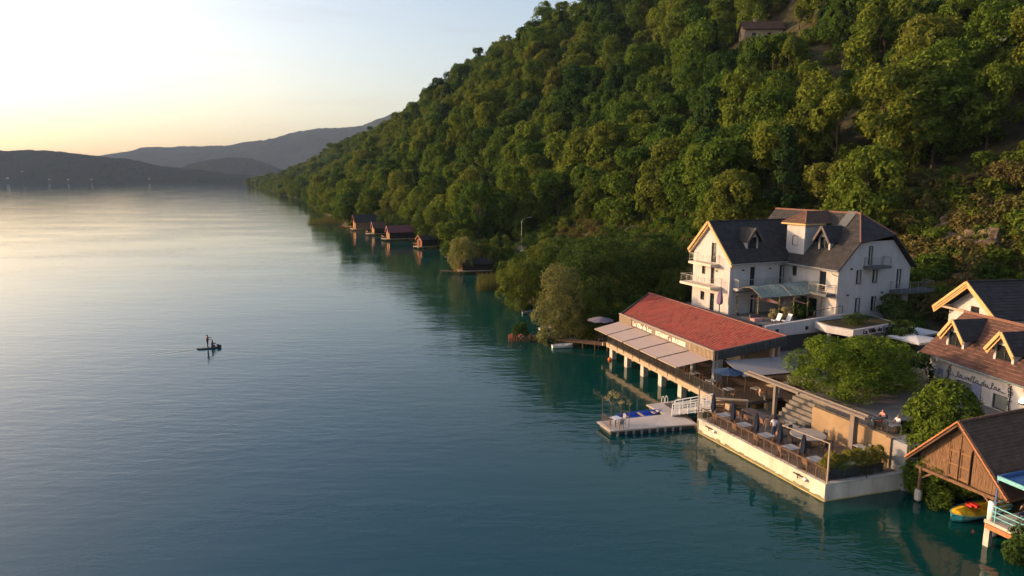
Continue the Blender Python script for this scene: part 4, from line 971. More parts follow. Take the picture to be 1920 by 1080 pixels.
# blue rowing boat beside the dock
def rowboat(name, label, loc, rz, L_, w, hullm, inm, benchm, group=None, cover=None):
    t = Thing(name, label, 'boat', loc, 'world', group, rz); n = 12
    prof = lambda s_: w/2*min(1, (.55 if s_ < 0 else 0) + (1-abs(s_)**2.6)**.6) if abs(s_) < 1 else .02
    def hw(i):
        s_ = -1 + 2*i/n; return w/2*(.62 + .38*math.sin(math.pi*min(1,(s_+1)/1.0)/2)) if s_ < 0 else w/2*max(.03, (1-s_**2.4)**.7)
    m = MB(); rows = []
    for i in range(n+1):
        x = -L_/2 + L_*i/n; k = hw(i); sh = .34 + .14*max(0, (2*i/n-1))**2; rows.append([(x,-k,sh),(x,-k*.72,.02),(x,0,-.06),(x,k*.72,.02),(x,k,sh)])
    for a, b in zip(rows[:-1], rows[1:]):
        for j in range(4): m.quad(a[j], b[j], b[j+1], a[j+1])
    m.add(rows[0], [(0,1,2,3,4)]); t.part('hull', m, hullm, smooth=False)
    inn = MB()
    for a, b in zip(rows[:-1], rows[1:]): inn.quad((a[0][0],a[0][1]*.88,.10), (b[0][0],b[0][1]*.88,.10), (b[0][0],-b[0][1]*.88,.10), (a[0][0],-a[0][1]*.88,.10))
    t.part('floor', inn, inm)
    gw = MB(); gw.tube([r_[0] for r_ in rows], .035, 5); gw.tube([r_[4] for r_ in rows], .035, 5); t.part('gunwale', gw, hullm)
    for x in (-.34,.02,.34): 
        k = w/2*.86; t.part('bench', MB().box(x*L_-.14, x*L_+.14, -k*(1 if x < .2 else .8), k*(1 if x < .2 else .8), .27, .31), benchm)
    if cover: cover(t, rows)
    return t
rowboat('rowing_boat', 'bright blue rowing boat with pale benches moored at the dock', W(-2.7,18.95,.02), TH-.06, 4.3, 1.35, M['blue_hull'], M['blue_hull'], M['pale_wood'])

# ------------------------------------------------------------------ annex with the painted name
AX = Thing('annex', 'white annex with brown tiled roof, two gabled dormers and cursive lettering', 'building', (2,-6,3.2), 'annex')
an = [(3.2,5.6,3.25,4.55),(6.95,8.35,3.25,4.5)]
m = MB(); wall(m, (.45,-.9), (0,-1), (-1,0), [(0,6.05),(17,6.05)], 2.4, an); wall(m, (8.4,-.9), (-1,0), (0,1), [(0,6.05),(4.0,9.4),(7.95,6.05)], 2.4); wall(m, (.45,-17.9), (1,0), (0,-1), [(0,6.05),(3.95,9.4),(7.95,6.05)], 2.4)
AX.part('wall', m, WR)
for op in an: glaze(AX, (.45,-.9), (0,-1), (-1,0), op, pm=M['grey_blind'], fw=.08)
r = MB(); zx = lambda x: 6.0 + x*(3.6/4.4)
courses(r, (0,0,6.0), (0,-18.4,6.0), (4.4,-18.4,9.6), (4.4,0,9.6), 15); courses(r, (8.8,-18.4,6.0), (8.8,0,6.0), (4.4,0,9.6), (4.4,-18.4,9.6), 15)
arf = AX.part('roof', r, M['brown_tile'])
sk_ = MB()
for k in range(1, 15):
    x = k*4.4/15; y = rnd.random()*-.4
    while y > -17.5:
        L_ = rnd.uniform(.5,1.8); sk_.beam((x,y,zx(x)+.05), (x,max(y-L_,-18.2),zx(x)+.05), .05, .035); y -= L_ + rnd.uniform(.1,.7)
AX.part('tile_edge', sk_, M['brown_streak'], arf, kind='stuff')
AX.part('ridge_cap', ridge(MB(), (4.4,0,9.65), (4.4,-18.4,9.65), .13), M['ridge_tile'], arf)
AX.part('gutter', MB().tube([(-.06,.05,5.93),(-.06,-18.3,5.93)], .09, 6), M['turquoise_hull'] if False else M['grey_hull'])
dormer(AX, (1.25,-2.65), (-1,0), 1.95, 6.6, 8.3, 9.55, 3.9, SLT, M['yellow_wood'], over=.5)
dormer(AX, (1.25,-7.65), (-1,0), 1.95, 6.6, 8.3, 9.55, 3.9, SLT, M['yellow_wood'], over=.5)
AX.part('wall_lamp', MB().box(.28,.44,-10.75,-10.35,4.42,4.55), M['dark_metal'])
AX.part('lamp_glass', MB().box(.27,.42,-10.7,-10.4,4.56,4.68), M['cool_lamp'])
AX.part('alarm_box', MB().box(.34,.44,-10.9,-10.6,5.45,5.75), M['red_plastic'])
# cursive name: one continuous painted-iron line, u along the wall, v up
GL = {'l': [(0,0),(.18,.35),(.34,.85),(.30,1.05),(.18,1.0),(.12,.7),(.14,.25),(.26,.02),(.42,.08)],
      'a': [(0,.08),(.30,.50),(.48,.52),(.26,.55),(.10,.30),(.14,.05),(.32,.06),(.46,.30),(.50,.52),(.46,.15),(.54,.0),(.68,.08)],
      'v': [(0,.08),(.06,.45),(.14,.50),(.22,.30),(.28,.02),(.40,.30),(.44,.52),(.56,.46),(.64,.46)],
      'i': [(0,.10),(.12,.50),(.12,.15),(.20,.0),(.32,.08)],
      'd': [(0,.08),(.28,.50),(.44,.52),(.24,.55),(.10,.30),(.14,.04),(.30,.06),(.44,.30),(.52,1.05),(.46,.20),(.54,.0),(.68,.08)],
      'u': [(0,.08),(.10,.50),(.09,.15),(.20,.0),(.36,.12),(.44,.50),(.43,.12),(.52,.0),(.64,.08)],
      'c': [(0,.08),(.34,.46),(.24,.54),(.10,.32),(.14,.06),(.30,.0),(.46,.12)],
      ' ': [(0,.08),(.10,-.10),(.22,-.04),(.30,.08)]}
line = [(-.9,.10),(-.75,.25),(-.55,.0),(-.3,-.05)]; x0 = 0
for ch in 'la villa du lac':
    line += [(x0+a, b) for a, b in GL[ch]]; x0 += GL[ch][-1][0]
line += [(x0+.2,-.08),(x0+.4,.05),(x0+.6,-.06),(x0+.85,.12)]
def smooth_path(pts, n=4):
    out = []
    for i in range(len(pts)-1):
        p0, p1, p2, p3 = pts[max(i-1,0)], pts[i], pts[i+1], pts[min(i+2,len(pts)-1)]
        for k in range(n):
            t = k/n; out.append(tuple(.5*((2*b)+(-a+c)*t+(2*a-5*b+4*c-d)*t*t+(-a+3*b-3*c+d)*t**3) for a, b, c, d in zip(p0, p1, p2, p3)))
    return out + [pts[-1]]
yA, yB, hL = -4.1, -8.55, .50
sc_ = (yA-yB)/x0
AX.part('lettering', MB().tube([(.40, yA-u*sc_, 4.78+(v*hL)) for u, v in smooth_path(line)], .020, 4), M['black_letter'])
def scroll(y, mir, z0=3.3, z1=5.6):
    mb = MB(); q = lambda u, v: (.40, y-mir*u, v)
    mb.tube([q(.02*math.sin(z*5), z) for z in np.linspace(z0, z1, 14)], .035, 5)
    for k, (zc, rr_, s_) in enumerate(((5.35,.42,1),(5.05,.34,-1),(4.85,.30,1),(4.45,.24,-1),(4.1,.26,1),(3.75,.22,-1),(5.5,.30,1))):
        mb.tube([q(s_*(.04+rr_*t*(1.0)*math.cos(1.1-t*3.6)+rr_*.2*t), zc+rr_*t*math.sin(1.1-t*3.6)) for t in np.linspace(0, 1, 10)], .022, 4)
        if k % 2 == 0: mb.tube([q(s_*rr_*.5, zc+rr_*.5), q(s_*rr_*.8, zc+rr_*.62)], [.05,.01], 5)
    return mb
AX.part('scrollwork', scroll(-3.2, 1), M['black_letter']); AX.part('scrollwork', scroll(-9.45, -1), M['black_letter'])
AX.part('mural', MB().box(.425,.446,-2.55,-1.95,3.5,5.0), M['mural_blue']); AX.part('mural', MB().box(.425,.446,-6.75,-5.75,3.2,4.85), M['mural_blue'])
RH = Thing('rear_house', 'house with black tiled roof and pale timber gable behind the annex', 'house', (10,2,3.2), 'annex')
m = MB(); wall(m, (7.6,5.3), (0,-1), (-1,0), [(0,9.2),(3.2,11.55),(6.4,9.2)], 2.5, [(2.6,3.6,8.2,9.6)]); wall(m, (7.6,-1.1), (1,0), (0,-1), [(0,9.2),(14,9.2)], 2.5); wall(m, (21.6,-1.1), (0,1), (1,0), [(0,9.2),(3.2,11.5),(6.4,9.2)], 2.5)
RH.part('wall', m, WR); glaze(RH, (7.6,5.3), (0,-1), (-1,0), (2.6,3.6,8.2,9.6))
r = MB(); courses(r, (6.3,-1.7,9.05), (22,-1.7,9.05), (22,2.1,12.05), (6.3,2.1,12.05), 13); courses(r, (22,5.9,9.05), (6.3,5.9,9.05), (6.3,2.1,12.05), (22,2.1,12.05), 13)
rr2 = RH.part('roof', r, SLT); RH.part('ridge_cap', ridge(MB(), (6.3,2.1,12.1), (22,2.1,12.1), .12), SLT, rr2)
RH.part('skylight', MB().slab([(11.6,-.9,9.80),(12.6,-.9,9.80),(12.6,.1,10.58),(11.6,.1,10.58)], (0,.05,-.08)), M['glass_dark'], rr2)
for sx_, zf in ((-1.78, 8.95), (5.98, 8.95)):
    for k in range(3):
        RH.part('barge_board', MB().beam((6.22+k*.10,sx_,zf-.02-k*.22), (6.22+k*.10,2.1,12.05-k*.22), .10, .22), M['yellow_wood'])
for y in (5.2,2.1,-1.0): RH.part('purlin', MB().beam((6.4,y,9.2 if y != 2.1 else 11.5), (7.7,y,9.2 if y != 2.1 else 11.5), .16, .20), M['pale_wood'])
RH.part('tie_beam', MB().beam((6.5,5.4,9.15), (6.5,1.8,9.15), .12, .2), M['pale_wood']); RH.part('brace', MB().beam((6.5,2.3,9.1), (7.5,1.5,8.0), .12, .14), M['pale_wood'])
RH.part('balcony', MB().box(9.5,14,-2.3,-1.1,7.5,7.7), M['grey_render'])

# ------------------------------------------------------------------ old timber boathouse beside the terrace
OB = Thing('timber_boathouse', 'old timber boathouse with brown tiled roof standing on posts in the lake', 'boathouse', (9,-4.8,0))
zt = lambda S: 6.35 - abs(S+4.72)*(3.3/3.05)
for i in range(26):                                   # gable boards, one by one
    s0 = -2.0 - i*.222; s1 = s0 - .212; mid = (s0+s1)/2
    if -4.05 > mid > -5.45: continue
    top = [zt(s0)-.12, zt(s1)-.12]; d = rnd.uniform(0,.025)
    OB.part('plank', MB().prism([(6.35-d,s0),(6.35-d,s1),(6.42,s1),(6.42,s0)], [2.42+rnd.uniform(-.04,.04)]*4, [top[0],top[1],top[1],top[0]]), M['old_plank'])
for i, (s0, s1) in enumerate(((-4.05,-4.72),(-4.78,-5.45))):   # the two loft doors
    dr = OB.part('door', MB().prism([(6.30,s0),(6.30,s1),(6.36,s1),(6.36,s0)], 2.50, [zt(s0)-.2,zt(s1)-.2,zt(s1)-.2,zt(s0)-.2]), M['old_plank'])
    for z in (2.62,3.45,4.35): OB.part('ledge', MB().beam((6.275,s0-.04,z), (6.275,s1+.04,z+.03), .05, .08), M['wood'], dr)
    for s_ in (s0-.05,s1+.05): OB.part('stile', MB().beam((6.28,s_,2.5), (6.28,s_,4.6), .05, .07, (0,1,0)), M['old_plank'], dr)
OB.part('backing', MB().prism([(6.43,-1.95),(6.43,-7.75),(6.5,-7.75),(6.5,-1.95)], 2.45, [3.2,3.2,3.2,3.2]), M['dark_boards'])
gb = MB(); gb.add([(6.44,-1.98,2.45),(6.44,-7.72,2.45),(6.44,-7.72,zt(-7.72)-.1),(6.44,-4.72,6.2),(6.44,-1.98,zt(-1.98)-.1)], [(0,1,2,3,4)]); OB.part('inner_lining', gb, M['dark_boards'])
sw = MB(); sw.quad((6.44,-1.99,2.2),(18,-1.99,2.2),(18,-1.99,3.3),(6.44,-1.99,3.3)); sw.quad((6.44,-7.72,2.2),(18,-7.72,2.2),(18,-7.72,3.2),(6.44,-7.72,3.2)); OB.part('side_wall', sw, M['old_plank'])
r = MB(); courses(r, (18,-1.35,2.78), (5.75,-1.35,2.78), (5.75,-4.72,6.42), (18,-4.72,6.42), 22, .025); courses(r, (5.75,-8.15,2.72), (18,-8.15,2.72), (18,-4.72,6.42), (5.75,-4.72,6.42), 22, .025)
orf = OB.part('roof', r, M['dark_brown_tile'])
for a, b in (((5.78,-1.32,2.80),(5.78,-4.70,6.50)), ((5.78,-8.18,2.74),(5.78,-4.74,6.50))):      # orange verge tiles
    a, b = Vector(a), Vector(b); n = 15
    for k in range(n):
        p, q = a.lerp(b, k/n), a.lerp(b, (k+1.12)/n); OB.part('verge_tile', MB().beam(p+Vector((0,0,.06)), q+Vector((0,0,.03)), .24, .09), M['orange_tile'], orf)
    OB.part('barge_board', MB().beam(a+Vector((.08,0,-.12)), b+Vector((.08,0,-.12)), .06, .2), M['old_plank'], orf)
OB.part('ridge_cap', ridge(MB(), (5.8,-4.72,6.50), (18,-4.72,6.50), .12), M['dark_brown_tile'], orf)
for T, S in ((6.0,-2.35),(6.0,-7.4),(11,-2.35),(11,-7.4)):
    p_ = OB.part('post', MB().tube([(T,S,-2.5),(T+.05,S,2.5)], [.13,.11], 8), M['old_plank'])
    OB.part('concrete_collar', MB().lathe([(.22,.1),(.24,.3),(.24,.75),(.16,.85)], (T+.02,S), 10), M['concrete'], p_)
OB.part('tie_beam', MB().beam((6.1,-1.95,2.38), (6.1,-7.75,2.38), .16, .2), M['old_plank'])
OB.part('brace', MB().beam((6.05,-2.4,1.7), (6.05,-3.2,2.35), .1, .12), M['old_plank']); OB.part('brace', MB().beam((6.05,-7.35,1.7), (6.05,-6.6,2.35), .1, .12), M['old_plank'])
# the covered boat under it
def tarp(t, rows):
    m = MB(); n = len(rows)
    def rt(i):
        f = i/(n-1); h = .62 + .14*math.sin(f*9)+.10*math.sin(f*17+1); return h if 0 < i < n-1 else .42
    for i in range(n-1):
        a, b = rows[i], rows[i+1]; ra = (a[2][0], .08*math.sin(i*2.1), rt(i)); rb = (b[2][0], .08*math.sin((i+1)*2.1), rt(i+1))
        la, lb = (a[0][0], a[0][1]*1.05, a[0][2]-.03), (b[0][0], b[0][1]*1.05, b[0][2]-.03); ha, hb = (a[4][0], a[4][1]*1.05, a[4][2]-.03), (b[4][0], b[4][1]*1.05, b[4][2]-.03)
        ma = (a[0][0], a[0][1]*.5, (rt(i)+a[0][2])/2+.10*math.sin(i*3.1)); mb_ = (b[0][0], b[0][1]*.5, (rt(i+1)+b[0][2])/2+.10*math.sin((i+1)*3.1))
        mc = (a[4][0], a[4][1]*.5, (rt(i)+a[4][2])/2-.06*math.sin(i*2.7)); md = (b[4][0], b[4][1]*.5, (rt(i+1)+b[4][2])/2-.06*math.sin((i+1)*2.7))
        for A_, B_, C_, D_ in ((la,lb,mb_,ma),(ma,mb_,rb,ra),(ra,rb,md,mc),(mc,md,hb,ha)): m.quad(A_, B_, C_, D_)
    t.part('tarpaulin', m, M['yellow_tarp'], smooth=True)
    t.part('life_jacket', MB().box(.35,1.0,-.30,.15,.66,.80).box(.5,.85,-.1,.4,.72,.86), M['red_plastic'])
rowboat('covered_boat', 'turquoise boat under a yellow tarpaulin below the old boathouse', W(8.0,-5.2,.05), TH+math.pi, 5.2, 1.75, M['turquoise_hull'], M['dark_boards'], M['pale_wood'], cover=tarp)

# ------------------------------------------------------------------ railed platform at the lower right corner
PF = Thing('railed_platform', 'concrete platform with pale turquoise rails beside the old boathouse', 'platform', (6,-10,1.6))
PF.part('slab', MB().prism([(4.5,-7.75),(12,-8.4),(12,-16),(4.3,-16)][::-1], 1.42, 1.62), M['concrete'])
PF.part('edge_timber', MB().beam((4.42,-7.9,1.30), (4.32,-16,1.30), .14, .28), M['orange_tile']); 
for T, S in ((4.6,-8.0),(4.6,-12.5),(8.5,-8.6)): PF.part('pile', MB().box(T-.16,T+.16,S-.16,S+.16,-2.5,1.42), M['concrete'])
PF.part('corner_post', MB().tube([(4.75,-7.95,1.62),(4.75,-7.95,2.75)], .20, 12), M['white_paint'], smooth=True)
for h in (.35,.65,.98): PF.part('rail', MB().tube([(4.6,-8.1,1.62+h), (4.45,-16,1.62+h)], .035, 6), M['turquoise_paint'])
for S in (-8.3,-10.0,-11.7): PF.part('post', MB().beam((4.58,S,1.62), (4.58,S,2.66), .05, .05), M['turquoise_paint'])
for h in (.35,.65,.98): PF.part('rail', MB().tube([(4.8,-7.9,1.62+h), (6.6,-7.95,1.62+h)], .03, 6), M['turquoise_paint'])
PF.part('mesh_panel', MB().quad((4.62,-8.2,1.72),(4.5,-13,1.72),(4.5,-13,2.6),(4.62,-8.2,2.6)), glassm)
BF = Thing('blue_awning_frame', 'blue and turquoise awning frame at the right edge of the photo', 'awning frame', (7,-9.5,1.6))
fr = [(5.75,-7.5),(5.5,-12.0),(9.5,-12.2),(9.6,-7.7)]
for (a, b), m_ in zip(zip(fr, fr[1:]+fr[:1]), (M['turquoise_paint'],M['turquoise_paint'],M['blue_paint'],M['blue_paint'])): BF.part('beam', MB().beam((a[0],a[1],3.95), (b[0],b[1],3.95), .12, .24), m_)
BF.part('fabric', MB().slab([(5.9,-7.7,3.90),(5.7,-11.9,3.90),(9.4,-12.0,3.90),(9.4,-7.9,3.90)], (0,0,-.03)), M['blue_paint'])
for p in fr: BF.part('post', MB().beam((p[0]+.05,p[1],1.6), (p[0]+.05,p[1],3.85), .08, .08), M['blue_paint'])

# ------------------------------------------------------------------ furniture
def chair_proto(name, label, cat, seat_m, leg_m, group):
    t = Thing(name, label, cat, (0,0,0), 'world', group)
    t.part('seat', MB().box(-.23,.23,-.23,.23,.42,.47), seat_m)
    t.part('backrest', MB().slab([(-.22,.21,.50),(.22,.21,.50),(.20,.29,.88),(-.20,.29,.88)], (0,.04,0)), seat_m)
    for x in (-.2,.2):
        t.part('leg', MB().beam((x,-.2,0),(x,-.19,.42),.035,.035), leg_m); t.part('leg', MB().beam((x,.22,0),(x*.98,.20,.46),.035,.035), leg_m)
    return t.o
def table_proto(name, label, w, d, top_m, leg_m, group=None, h=.74):
    t = Thing(name, label, 'table', (0,0,0), 'world', group)
    t.part('table_top', MB().box(-w/2,w/2,-d/2,d/2,h-.04,h), top_m)
    for x in (-1,1):
        for y in (-1,1): t.part('leg', MB().beam((x*(w/2-.07),y*(d/2-.07),0),(x*(w/2-.07),y*(d/2-.07),h-.04),.05,.05), leg_m)
    return t.o
ch0 = chair_proto('rattan_chair', 'rattan chair', 'chair', M['rattan'], M['rust_metal'], 'rattan chairs on the dining terrace')
tb0 = table_proto('dining_table', 'table', .95, .95, M['table_top'], M['rust_metal'], 'square tables along the terrace railing')
cs, ts = [], []
order = ['farthest from the camera', 'second from the gangway', 'third from the gangway', 'second from the glass corner', 'nearest the glass corner']
for i, S in enumerate((12.2,9.7,7.2,4.6,2.2)):
    ts.append((W(1.35,S,1.25), TH, 'square pale table by the lake railing, ' + order[i]))
    for j, (dT, dS, rz) in enumerate(((-.72,.12,math.pi/2),(.72,-.1,-math.pi/2),(.1,.78,0),(-.08,-.78,math.pi))):
        side = ('on the lake side of', 'on the inland side of', 'on the far side of', 'on the near side of')[j]
        cs.append((W(1.35+dT,S+dS,1.25), TH+rz+rnd.uniform(-.25,.25), 'rattan chair %s the railing table %s' % (side, order[i].split(',')[0])))
for i, (T, S) in enumerate(((3.9,12.3),(3.9,11.2),(4.5,10.0))):
    cs.append((W(T-.85,S,1.25), TH+math.pi/2+rnd.uniform(-.3,.3), 'rattan chair at the long dark table, %s' % ('far end','middle','near end')[i]))
many(ch0, cs); many(tb0, ts)
lt = place(table_proto('long_table', 'long dark table under the far pillar of the pergola', 1.1, 3.0, M['shutter'], M['dark_metal']), W(4.2,11.3,1.25), TH)
lt2 = place(table_proto('side_table', 'small dark table beside the stairs', .8, .8, M['round_top'], M['dark_metal']), W(5.5,8.9,1.25), TH+.2)
lt3 = place(table_proto('bar_table', 'long pale bar table beside the retaining wall pillar', .7, 2.5, M['table_top'], M['dark_metal'], None, 1.0), W(5.75,1.45,1.25), TH)
lt4 = place(table_proto('grey_table', 'grey table behind the man in the white shirt', 1.0, 1.0, M['round_top'], M['dark_metal']), W(4.6,8.0,1.25), TH+.1)
RT = Thing('round_table', 'large round table with a stone coloured top on the dining terrace', 'table', W(4.0,5.6,1.25), 'world')
RT.part('table_top', MB().lathe([(1.30,.92),(1.33,.95),(1.33,.99),(1.30,1.01)], (0,0), 32), M['round_top'])
RT.part('pedestal', MB().lathe([(.5,0),(.48,.06),(.12,.12),(.10,.88),(.4,.92)], (0,0), 14), M['dark_metal'])
sc0 = chair_proto('dark_stool', 'dark high chair', 'chair', M['dark_metal'], M['dark_metal'], 'dark chairs around the round table')
sp = []
names8 = ['lake side', 'lake side towards the camera', 'camera side', 'camera side towards the wall', 'wall side', 'wall side towards the stairs', 'stair side', 'stair side towards the lake']
for k in range(8):
    a = math.pi + k*math.pi/4; sp.append((W(4.0+1.55*math.cos(a), 5.6+1.55*math.sin(a), 1.25), TH+a-math.pi/2, 'dark chair at the round table on its ' + names8[k]))
for o in many(sc0, sp): o.scale = (1,1,1.25)
for i, S in enumerate((2.2,1.3)):
    c = copy_tree(sc0); place(c, W(6.25,S,1.25), TH-math.pi/2, 'dark chair at the bar table, %s end' % ('far','near')[i], None); c['group'] = 'dark chairs at the bar table'
ut = place(table_proto('upper_table', 'pale table behind the railing above the retaining wall', .9, 2.2, M['table_top'], M['dark_metal']), W(7.9,2.2,3.2), TH)

def parasol(name, label, loc, h, r, m, closed=False, pole_m=None, tilt=0, n=8, group=None, top=None):
    t = Thing(name, label, 'parasol', loc, 'world', group)
    t.part('pole', MB().tube([(0,0,0),(0,0,h+.12)], .035, 6), pole_m or M['dark_metal'])
    t.part('base', MB().lathe([(.28,0),(.28,.05),(.05,.09)], (0,0), 12), M['dark_metal'])
    c = MB()
    if closed:
        prof = [(.05,h*.42),(.15,h*.46),(.19,h*.55),(.16,h*.75),(.12,h*.9),(.05,h+.02)]
        k = 10; vs = []
        for i, (rr_, z) in enumerate(prof):
            for j in range(k): a = 2*math.pi*j/k; q = rr_*(1+.28*(j%2)); vs.append((q*math.cos(a+.1*i), q*math.sin(a+.1*i), z))
        c.add(vs, [(i*k+j, i*k+(j+1)%k, (i+1)*k+(j+1)%k, (i+1)*k+j) for i in range(len(prof)-1) for j in range(k)])
    else:
        rim = [(r*math.cos(2*math.pi*j/n+.2), r*math.sin(2*math.pi*j/n+.2), h-r*.30) for j in range(n)]
        for j in range(n):
            a, b = Vector(rim[j]), Vector(rim[(j+1)%n]); apx = Vector((0,0,h)); mid = (a+b)/2 + Vector((0,0,.07))
            c.tri(a, mid, apx); c.tri(mid, b, apx)
            t.part('rib', MB().beam(apx-Vector((0,0,.04)), a-Vector((0,0,.04)), .02, .02), M['dark_metal'])
    t.part('canopy', c, m); return t
nm = ['next to the gangway', 'second from the gangway', 'between the second and third tables', 'in front of the man in white', 'nearest the glass corner']
for i, S in enumerate((12.55,10.05,7.35,4.85,2.55)):
    parasol('closed_parasol', 'closed navy parasol at the lake railing, ' + nm[i], W(.42,S,1.25), 2.6, 1, M['navy_fabric'], True, group='closed navy parasols along the railing')
parasol('blue_parasol', 'open blue parasol at the near end of the restaurant awnings', W(5.2,16.6,2.0), 2.55, 1.45, M['blue_fabric'])
parasol('grey_parasol', 'open grey parasol in front of the shore trees at the far end of the restaurant', Vector((11.3,85.2,1.5)), 3.0, 1.75, M['slate_fabric'])
for i, (T, S) in enumerate(((29.5,16.5),(32.5,19.0))):
    t = Thing('white_parasol', ('large square white parasol in the courtyard between plane tree and annex', 'square white parasol farther back in the courtyard')[i], 'parasol', (T,S,3.2))
    h = 5.6; r_ = 1.9
    t.part('pole', MB().tube([(T,S,3.2),(T,S,h)], .05, 6), M['dark_metal']); c = MB()
    cc = [(T-r_,S-r_,h-.35),(T+r_,S-r_,h-.35),(T+r_,S+r_,h-.35),(T-r_,S+r_,h-.35)]
    for j in range(4): c.tri(cc[j], cc[(j+1)%4], (T,S,h)); c.slab([Vector(cc[j]), Vector(cc[(j+1)%4]), Vector(cc[(j+1)%4])-Vector((0,0,.2)), Vector(cc[j])-Vector((0,0,.2))], (0,0,.001))
    t.part('canopy', c, M['white_fabric'])
# restaurant interior: tables and chairs seen under the awnings
it0 = table_proto('restaurant_table', 'table', .8, .8, M['table_top'], M['dark_metal'], 'tables inside the restaurant')
ic0 = chair_proto('restaurant_chair', 'chair', 'chair', M['rattan'], M['dark_metal'], 'chairs inside the restaurant')
a_, b_ = [], []
ords = ['first', 'second', 'third', 'fourth', 'fifth', 'sixth', 'seventh', 'eighth']
for k in range(8):
    S = 16.0 + k*2.75; T = 4.75 + (S-14)*.065
    a_.append((W(T,S,2.0), TH, 'restaurant table along the lake railing, %s from the near end' % ords[k]))
    b_.append((W(T,S-.75,2.0), TH+math.pi, 'chair on the near side of the %s railing table in the restaurant' % ords[k]))
    b_.append((W(T,S+.75,2.0), TH, 'chair on the far side of the %s railing table in the restaurant' % ords[k]))
for k in range(3):
    a_.append((W(7.4+k*1.9,15.2+k*.1,2.0), TH+.1, 'table under the grey side awning, %s from the lake' % ords[k])); b_.append((W(7.4+k*1.9,14.3+k*.1,2.0), TH+math.pi, 'chair before the %s table under the grey side awning' % ords[k]))
many(it0, a_); many(ic0, b_)

# wrought iron gazebo at the end of the dock
GZ = Thing('iron_gazebo', 'wrought iron gazebo twined with dried flowers at the dock end', 'gazebo', (-6.3,16.9,.47))
gp = [(-7.25,17.95),(-5.5,17.7),(-5.7,16.0),(-7.35,16.25)]
for T, S in gp: GZ.part('post', MB().tube([(T,S,.47),(T,S,2.75)], .025, 6), M['rust_metal'])
for (a, b) in zip(gp, gp[1:]+gp[:1]):
    A_, B_ = Vector((*a,2.7)), Vector((*b,2.7)); GZ.part('arch', MB().tube([A_.lerp(B_,t)+Vector((0,0,.35*math.sin(math.pi*t))) for t in np.linspace(0,1,9)], .022, 5), M['rust_metal'])
    ap_ = Vector((-6.45,16.95,3.55)); GZ.part('rafter', MB().tube([A_, A_.lerp(ap_,.5)+Vector((0,0,.18)), ap_], .02, 5), M['rust_metal'])
pn = MB()
for z in np.linspace(.6,1.45,5): pn.beam((-7.25,17.95,z), (-7.35,16.25,z), .018, .018)
for t in np.linspace(0,1,12): p = Vector((-7.25,17.95,.5)).lerp(Vector((-7.35,16.25,.5)), t); pn.beam(p, p+Vector((0,0,.95)), .016, .016)
GZ.part('side_panel', pn, M['rust_metal'])
gr_ = np.random.default_rng(8); C = np.array([[-6.9+.22*k, 17.7-.13*k*(k%2), 2.8+.5*math.sin(k*.8)] for k in range(8)]); 
fl = leaf_cloud(gr_, C-np.array([-6.3,16.9,.47]), np.full(8,.28), 420, .06, sub=5); GZ.part('flowers', MB(), M['flower_leaf']) if False else link('flowers', quads_mesh('flowers', fl, M['flower_leaf']), GZ.o)
gt_ = place(table_proto('gazebo_table', 'small pale table under the iron gazebo on the dock', .8, .8, M['white_fabric'], M['rust_metal']), W(-6.5,16.9,.47), TH+.2)
gc = chair_proto('iron_chair', 'iron chair', 'chair', M['grey_fabric'], M['rust_metal'], 'chairs under the iron gazebo')
many(gc, [(W(-6.5,16.15,.47), TH+math.pi, 'iron chair under the gazebo on the camera side'), (W(-5.75,17.1,.47), TH-math.pi/2, 'iron chair under the gazebo on the terrace side')])

# ------------------------------------------------------------------ hotel terrace furniture
VT = Thing('arched_canopy', 'arched canopy of pale blue patterned netting over the hotel terrace', 'canopy', (22,29,5.6))
def net_mat():
    m = mat('camouflage_net', (.16,.26,.28), .9, .2, 13, .3, 12, c2=(.03,.05,.06)); r_ = [n for n in m.node_tree.nodes if n.type == 'VALTORGB'][0]
    e = r_.color_ramp.elements; e[0].position = .44; e[1].position = .52; e[0].color = (.05,.075,.075,1); e[1].color = (.22,.28,.27,1); return m
M['net'] = net_mat()
PA = [Vector((19.6,28.6,8.15)), Vector((18.4,32.0,8.25))]; PB = [Vector((26.1,26.1,8.75)), Vector((26.3,30.9,8.75))]
def arch(P, t, lift): return P[0].lerp(P[1], t) + Vector((0,0,lift*math.sin(math.pi*t)))
m = MB(); n = 10; k_ = 9
G2 = [[arch([PA[0].lerp(PB[0], j/n), PA[1].lerp(PB[1], j/n)], i/k_, 1.05+.06*math.sin(j*1.9)) for i in range(k_+1)] for j in range(n+1)]
for j in range(n):
    for i in range(k_): m.quad(G2[j][i], G2[j+1][i], G2[j+1][i+1], G2[j][i+1])
VT.part('netting', m, M['net'], smooth=True)
for j in (0, 5, 10): VT.part('hoop', MB().tube(G2[j], .04, 6), M['taupe_metal'])
pol = [(18.6,31.6,0),(19.5,29.0,0),(21.4,27.7,0),(23.0,27.1,0),(24.6,26.6,0),(26.0,26.0,0)]
for T, S, _ in pol: VT.part('pole', MB().tube([(T,S,5.62),(T,S,8.3)], .04, 6), M['pale_wood'])
for i, (T, S, _) in enumerate(pol):
    vv = np.array([[T, S, 6.2+.22*k] for k in range(9)]) + gr_.normal(size=(9,3))*.04; 
    o = link('vine', quads_mesh('vine', leaf_cloud(gr_, vv-np.array([T,S,5.62]), np.full(9,.15), 260, .055, sub=6), M['vine_leaf']))
    e = Thing('climbing_plant', 'climbing plant in a dark pot at the canopy pole, %s from the lake' % ords[i], 'plant', (T-.05,S-.25,5.62), group='climbing plants at the canopy poles')
    e.part('pot', MB().lathe([(.16,5.62),(.22,6.0),(.20,6.02),(.19,5.95)], (T-.05,S-.25), 10), M['pot_dark']); o.parent = e.o; o.name = 'vine'; o.location = (.05,.25,0)
